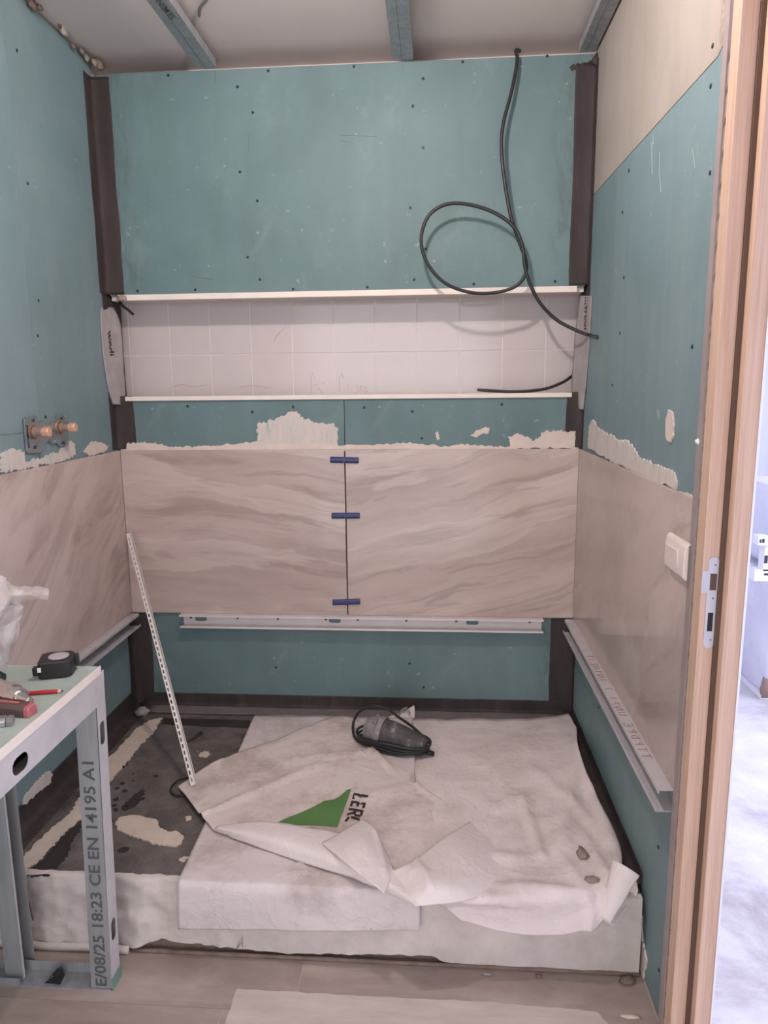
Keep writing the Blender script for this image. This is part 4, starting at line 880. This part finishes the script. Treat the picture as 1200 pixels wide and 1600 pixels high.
# ------------------------------------------------------------------ angle grinder with wrapped cord
gc = px(612, 1160, z=ZT+0.02)
gr = thing('angle_grinder', Vector((gc.x, gc.y, ZT+0.016)), 'dusty angle grinder with its black cord wrapped around it', 'power tool')
a = px(562, 1134, z=ZT+0.075); b = px(668, 1166, z=ZT+0.045)
d = (b-a); GL = d.length; d.normalize()
MB().lathe(a+d*0.02, d, [(0.0, 0.022), (0.004, 0.036), (0.02, 0.045), (0.050, 0.049)], 16).build('gear_head', 'gear_grey', gr)
MB().lathe(a+d*0.0705, d, [(0, 0.053), (0.016, 0.053)], 18).build('collar', 'gear_grey', gr)
MB().lathe(a+d*0.087, d, [(0, 0.047), (0.03, 0.046), (0.07, 0.041), (0.10, 0.035), (GL-0.10, 0.028), (GL-0.092, 0.016)], 16).build('motor_body', 'tool_dusty', gr)
upv = Vector((0, 0, 1)); sd = d.cross(upv).normalized(); uu = sd.cross(d).normalized()
for k, (al, sdv) in enumerate(((0.056, -0.5), (0.075, 0.1), (0.06, 0.7))):
    lump('housing_bolt', a+d*al+uu*0.042+sd*sdv*0.03, (0.010, 0.010, 0.012), 'gear_grey', gr, k*4.0, 1)
for k in range(4):   # wrapped turns: closed ovals round the machine
    pts = []; hh = 0.012+0.008*k; aa = GL*0.50+0.003*k; bb = 0.050+0.003*k; cc = a+d*GL*0.5
    base_z = ZT+0.024+0.0095*k
    for i in range(33):
        th_ = 2*math.pi*i/32; p = cc+d*aa*math.cos(th_)+sd*bb*math.sin(th_); p.z = base_z+0.004*math.sin(3*th_+k)+0.012*(0.5-0.5*math.cos(th_))*0.6
        pts.append(p)
    MB().tube(pts, 0.0044, 8, cap=False).build('cord', 'cable_black', gr, smooth=True)
arc = [(592, 1171, .02), (574, 1166, .02), (560, 1158, .022), (553, 1148, .03), (552, 1130, .05), (560, 1114, .085), (574, 1106, .11), (590, 1104, .12), (606, 1108, .11), (622, 1120, .095), (645, 1136, .085), (662, 1153, .065), (664, 1164, .045), (654, 1171, .03)]
MB().tube(crom([px(u, v, z=ZT+h) for u, v, h in arc], 6), 0.0046, 8).build('cord', 'cable_black', gr, smooth=True)
MB().tube([px(654, 1168, z=ZT+.026), px(662, 1174, z=ZT+.024), px(678, 1178, z=ZT+.022)], [0.006, 0.008, 0.008], 10).build('cord_plug', 'tool_black', gr, smooth=True)
MB().lathe(px(597, 1168, z=ZT+.022), (0, 0, 1), [(0, 0.016), (0.004, 0.018), (0.02, 0.016)], 12).build('spindle', 'tool_black', gr)
o = strokes('wire_bundle', [[(624,1118),(626,1110),(632,1106),(638,1110)],[(628,1113),(634,1105),(640,1108),(638,1114)],[(630,1112),(636,1109),(641,1113),(639,1118)],[(622,1117),(630,1108)]], dict(y=-0.075), 'tape_light', None, 0.0018)
tag(o, 'small tangle of pale wire behind the angle grinder', 'wire')

# ------------------------------------------------------------------ metal stud workbench
wb = thing('workbench', (0.19, -1.25, 0), 'makeshift workbench of white metal studs with a green plasterboard top', 'workbench')
BX = 0.386; TX = 0.364; BY = -1.064; HT = 0.79
MB().box(0.002, BX+0.003, -1.86, BY+0.028, HT-0.0125, HT).build('top_board', 'bench_board', wb, bevel=0.001)
MB().box(BX+0.0031, BX+0.0045, -1.86, BY+0.030, HT-0.018, HT+0.001).build('edge_bead', 'gypsum_edge', wb)
rz0, rz1 = HT-0.083, HT-0.0185
cu = px(28, 1177, x=BX)
cl = (rz0+rz1)/2-0.004
o = plate('rail', rect(-1.86, BY+0.02, rz0, rz1), [stad(cu.y, cl, 0.050, 0.032)], lambda a, b: (BX+0.003, a, b), (-0.0012, 0, 0), 'galvanised_dusty', wb)
MB().box(BX-0.032, BX+0.0017, -1.86, BY+0.02, rz1-0.0012, rz1).box(BX-0.032, BX+0.0017, -1.86, BY+0.02, rz0, rz0+0.0012).build('rail_flange', 'galvanised_dusty', wb)
MB().box(BX-0.034, BX-0.0328, -1.86, BY+0.02, rz0, rz1).build('rail_back', 'tool_black', wb)
# front leg: slightly leaning C stud, web to the right, flange with print to the viewer
def lx(z): return TX+(BX-TX)*z/HT
ht = HT-0.0135
def leg(x0f, w, yb_, yf, name, m, text_face=False, webside=1):
    t = []
lz0, lz1 = 0.004, ht
q0, q1 = (lx(lz0), lz0), (lx(lz1), lz1)
hz_ = [px(145, 1145, y=BY+0.02).z, px(170, 1452, y=BY+0.02).z]
lg = plate('leg', rect(BY, BY+0.042, lz0, lz1), [stad(BY+0.022, h, 0.022, 0.055) for h in hz_], lambda a, b: (lx(b)+0.0045, a, b), (-0.0012, 0, 0), 'galvanised_dusty', wb)
MB().hexa([(q0[0]-0.046, BY, lz0), (q0[0]+0.0033, BY, lz0), (q0[0]+0.0033, BY+0.0012, lz0), (q0[0]-0.046, BY+0.0012, lz0)], [(q1[0]-0.046, BY, rz0), (q1[0]+0.0033, BY, rz0), (q1[0]+0.0033, BY+0.0012, rz0), (q1[0]-0.046, BY+0.0012, rz0)]).build('leg_flange', 'galvanised', lg)
MB().hexa([(q0[0]-0.046, BY+0.041, lz0), (q0[0]+0.0033, BY+0.041, lz0), (q0[0]+0.0033, BY+0.042, lz0), (q0[0]-0.046, BY+0.042, lz0)], [(q1[0]-0.046, BY+0.041, rz0), (q1[0]+0.0033, BY+0.041, rz0), (q1[0]+0.0033, BY+0.042, rz0), (q1[0]-0.046, BY+0.042, rz0)]).build('leg_flange', 'galvanised', lg)
def LT(z, t): return (lx(z)-0.046+0.049*t, BY-0.0006, z)
za_, zb2_ = 0.010, px(128, 1190, y=BY).z
text('printed_word', 'E/08/25 18:23 CE EN 14195 A1', lambda s, t: LT(za_+(zb2_-za_)*s, 0.78-0.56*t), 'stud_ink', lg)
# second leg: open C facing right, dark inside
x2a, x2b = px(20, 1528, z=0).x, px(37, 1533, z=0).x
m = MB().box(x2a-0.012, x2b, BY+0.012, BY+0.0132, 0.004, ht)
l2 = m.build('leg', 'galvanised', wb)
MB().box(x2a-0.012, x2a-0.0108, BY+0.0134, BY+0.055, 0.004, ht).build('leg_web', 'galvanised', l2)
MB().box(x2a-0.0106, x2b+0.004, BY+0.055, BY+0.0562, 0.004, ht).build('leg_flange', 'galvanised', l2)
MB().box(x2b-0.0012, x2b, BY+0.0134, BY+0.020, 0.004, ht).build('leg_lip', 'galvanised_dusty', l2)
ftk = MB().box(0.0, TX+0.003, BY-0.004, BY+0.046, 0.0, 0.0025).box(0.0, TX-0.045, BY+0.0435, BY+0.0448, 0.0026, 0.028).box(0, x2b, BY-0.003, BY-0.0018, 0.0026, 0.02)
ftk.build('floor_track', 'galvanised', wb)
MB().box(TX+0.0058, TX+0.008, BY-0.003, BY+0.046, 0.0, 0.03).build('track_end', 'green_board_edge', wb)
# hidden legs at the near end
for yy in (-1.86, ):
    MB().box(BX-0.045, BX, yy, yy+0.04, 0.0, ht).build('leg', 'galvanised_dusty', wb); MB().box(0.01, 0.055, yy, yy+0.04, 0.0, ht).build('leg', 'galvanised_dusty', wb)

# things on the bench
def BT(u, v, h=0): return px(u, v, z=HT+h)
c = BT(91, 1052); tm = thing('tape_measure', (c.x, c.y, HT), 'black tape measure with a grey sticker lying on the workbench', 'tape measure')
prof3 = [(-0.034, -0.024), (-0.030, -0.031), (0.020, -0.033), (0.031, -0.026), (0.034, -0.010), (0.034, 0.020), (0.026, 0.031), (-0.02, 0.033), (-0.034, 0.026)]
a30 = math.radians(20); rt = lambda x, y: (c.x+x*math.cos(a30)-y*math.sin(a30), c.y+x*math.sin(a30)+y*math.cos(a30))
MB().prism([(*rt(x, y), HT+0.0005) for x, y in prof3], (0, 0, 0.038)).build('case', 'tool_black', tm, bevel=0.004)
MB().lathe((*rt(0.004, 0.0), HT+0.0385), (0, 0, 1), [(0, 0.021), (0.0012, 0.020)], 18).build('sticker', 'tape_sticker', tm)
MB().prism([(*rt(x, y), HT+0.010) for x, y in ((-0.044, -0.030), (-0.033, -0.032), (-0.033, -0.016), (-0.044, -0.016))], (0, 0, 0.018)).build('lip', 'tool_black', tm, bevel=0.002)
MB().prism([(*rt(x, y), HT+0.012) for x, y in ((0.034, 0.004), (0.041, 0.004), (0.041, 0.022), (0.034, 0.022))], (0, 0, 0.022)).build('belt_clip', 'tool_black', tm, bevel=0.001)
MB().prism([(*rt(x, y), HT+0.018) for x, y in ((-0.0335, -0.0318), (-0.0265, -0.0322), (-0.0265, -0.0325), (-0.0335, -0.0321))], (0, 0, 0.010)).build('white_mark', 'label_white', tm)
p0, p1_ = BT(35, 1084, .004), BT(91, 1080, .004); pd = (p1_-p0).normalized()
pc = thing('carpenter_pencil', (p0+p1_)/2-Vector((0, 0, .004)), 'red carpenter pencil lying near the workbench edge', 'pencil')
MB().tube([p0, p1_], 0.0045, 6).build('shaft', 'red_paint', pc)
MB().tube([p1_, p1_+pd*0.006], [0.0045, 0.0025], 6).build('tip', 'pencil_wood', pc); MB().tube([p1_+pd*0.006, p1_+pd*0.010], [0.0022, 0.0008], 6).build('lead', 'tool_black', pc)
n0, n1 = BT(-40, 1066, .022), BT(33, 1090, .022); nd = (n1-n0).normalized(); NL = (n1-n0).length
nz_ = thing('nozzle_gun', (n0+n1)/2-Vector((0, 0, .022)), 'shiny metal tool barrel with a conical tip on the workbench', 'tool')
MB().lathe(n0, nd, [(0, 0.019), (NL*0.4, 0.019), (NL*0.42, 0.021), (NL*0.85, 0.021), (NL*0.90, 0.0185), (NL, 0.017)], 20).build('barrel', 'chrome', nz_)
MB().lathe(n1+nd*0.0003, nd, [(0, 0.013), (0.004, 0.012), (0.024, 0.006), (0.026, 0.003)], 16).build('nozzle', 'chrome', nz_)
def knife(a, b, w, h, mat, accent, label, name='utility_knife'):
    d_ = (b-a); L_ = d_.length; d_.normalize(); s_ = Vector((-d_.y, d_.x, 0)).normalized(); k = thing(name, (a+b)/2, label, 'knife' if 'knife' in name else 'tool')
    pr = [(-w/2, 0.0005), (w/2, 0.0005), (w/2, h*0.7), (w*0.3, h), (-w*0.3, h), (-w/2, h*0.7)]
    MB().prism([a+s_*x+Vector((0, 0, z)) for x, z in pr], d_*(L_-0.012)).build('handle', mat, k, bevel=0.0015)
    MB().prism([a+d_*(L_-0.0118)+s_*x*0.96+Vector((0, 0, z*0.96)) for x, z in pr], d_*0.012).build('end_cap', accent, k, bevel=0.002)
    MB().prism([a+s_*x+Vector((0, 0, h+0.0002)) for x in (-w*0.12, w*0.12)]+[a+s_*x+Vector((0, 0, h+0.002)) for x in (w*0.12, -w*0.12)], d_*(L_*0.8)).build('slider_track', accent, k)
    return k
knife(BT(-50, 1096), BT(50, 1101), 0.016, 0.014, 'knife_body', 'knife_red', 'slim utility knife with a red stripe beside the shiny tool barrel')
knife(BT(-50, 1108), BT(52, 1118), 0.026, 0.022, 'knife_body', 'knife_red', 'thick dark utility knife with a pink end near the workbench edge')
knife(BT(-50, 1140), BT(22, 1131), 0.022, 0.016, 'steel', 'grey_plastic', 'grey metal tool end at the left picture edge of the workbench', 'metal_tool')
o = lump('dark_cap', BT(-4, 1062, 0.014), (0.018, 0.015, 0.015), 'dark_green', None, 8, 2); tag(o, 'dark green tool cap at the back left of the workbench', 'tool')
# plastic bag
bg = thing('plastic_bag', BT(-30, 1052), 'crumpled clear plastic bag standing on the workbench by the left wall', 'plastic bag')
yb0 = -1.13
def BG(u, v, y): return px(u, v, y=y)
sheet('bag_body', [[BG(-90,905,yb0), BG(-40,895,yb0), BG(-5,904,yb0-.02), BG(6,914,yb0), BG(12,924,yb0+.02)],
   [BG(-90,950,yb0-.03), BG(-40,950,yb0-.05), BG(-5,945,yb0-.06), BG(20,940,yb0-.02), BG(32,930,yb0+.02)],
   [BG(-90,1000,yb0-.02), BG(-50,1000,yb0-.05), BG(-10,985,yb0-.05), BG(8,968,yb0-.02), BG(30,945,yb0+.02)],
   [BG(-90,1046,yb0), BG(-50,1046,yb0-.03), BG(-15,1044,yb0-.03), BG(4,1042,yb0), BG(12,1040,yb0+.02)]], 'film', bg, 8, 8, 0.014, 26, 61, flat=1)
sheet('bag_neck', [[BG(4,914,yb0), BG(16,922,yb0-.02), BG(10,935,yb0-.03), BG(2,965,yb0-.01)], [BG(40,918,yb0), BG(42,926,yb0-.018), BG(40,932,yb0-.02), BG(36,942,yb0)], [BG(56,918,yb0), BG(57,924,yb0-.018), BG(57,932,yb0-.02), BG(55,938,yb0)], [BG(77,921,yb0), BG(77,927,yb0-.015), BG(76,934,yb0-.015), BG(73,940,yb0)]], 'film', bg, 6, 5, 0.005, 34, 71, flat=1)
sheet('bag_skirt', [[BG(-30,980,yb0-.02), BG(10,975,yb0-.02), BG(38,952,yb0)], [BG(-30,1010,yb0-.02), BG(8,1010,yb0-.02), BG(26,990,yb0)], [BG(-30,1044,yb0-.01), BG(0,1043,yb0-.01), BG(10,1042,yb0)]], 'film', bg, 7, 7, 0.010, 30, 81, flat=1)

# ------------------------------------------------------------------ floor clutter
fs_ = blob('floor_film', [px(u, v, z=0.0002) for u, v in ((370,1546),(560,1556),(760,1566),(930,1580),(950,1600))]+[Vector((1.55, -1.36, 0.0002)), Vector((0.66, -1.36, 0.0002))], (0, 0, 0.0012), 'floor_film', None, 0.002, 6, 3); tag(fs_, 'pale dusty protective film lying on the floor tiles in front of the shower base', 'film')
k0 = px(85, 1530, z=0.003)
sc_ = thing('mesh_offcut', k0, 'small dark scrap of perforated metal bead on the floor under the workbench', 'scrap')
MB().hexa([k0+Vector((-0.018, -0.012, 0)), k0+Vector((0.022, -0.014, 0)), k0+Vector((0.018, 0.016, 0)), k0+Vector((-0.014, 0.012, 0))], [k0+Vector((0.006, -0.010, 0.026)), k0+Vector((0.012, -0.012, 0.027)), k0+Vector((0.010, 0.008, 0.024)), k0+Vector((0.004, 0.006, 0.022))]).build('folded_piece', 'screw_dark', sc_)
for j in range(4): lump('hole', k0+Vector((-0.014+0.006*j, -0.0135, 0.006+0.005*j)), (0.002, 0.001, 0.002), 'tape_light', sc_, j, 1)
for j, (u, v, r, m, lab) in enumerate(((762, 1522, (0.016, 0.004, 0.003), 'tape_light', 'pale sliver of debris at the foot of the shower base'), (985, 1588, (0.03, 0.008, 0.003), 'mortar_cream', 'flat cream scrap on the floor beside the right wall'), (842, 1525, (0.008, 0.005, 0.003), 'mortar_brown', 'brown crumb at the foot of the white base front'), (980, 1532, (0.02, 0.012, 0.008), 'mortar_brown', 'dark dirt heap in the floor corner below the base'))):
    p = px(u, v, z=r[2]*0.7); o = lump('debris', p, r, m, None, j*5.1, 1); tag(o, lab, 'debris')
mb = MB()
for (u0, u1, r_) in ((210, 1000, 0.006),):
    pts = []
    for i in range(40):
        u = u0+(u1-u0)*i/39; p = px(u, 1500, y=YF-0.004); pts.append(Vector((p.x, YF-0.004, 0.004+0.002*noise.noise(Vector((i, 0, 0))))))
    mb.tube(pts, [0.005+0.004*abs(noise.noise(Vector((i*0.7, 3, 0)))) for i in range(40)], 6)
o = mb.build('foot_joint', 'mortar_brown', base, smooth=True)
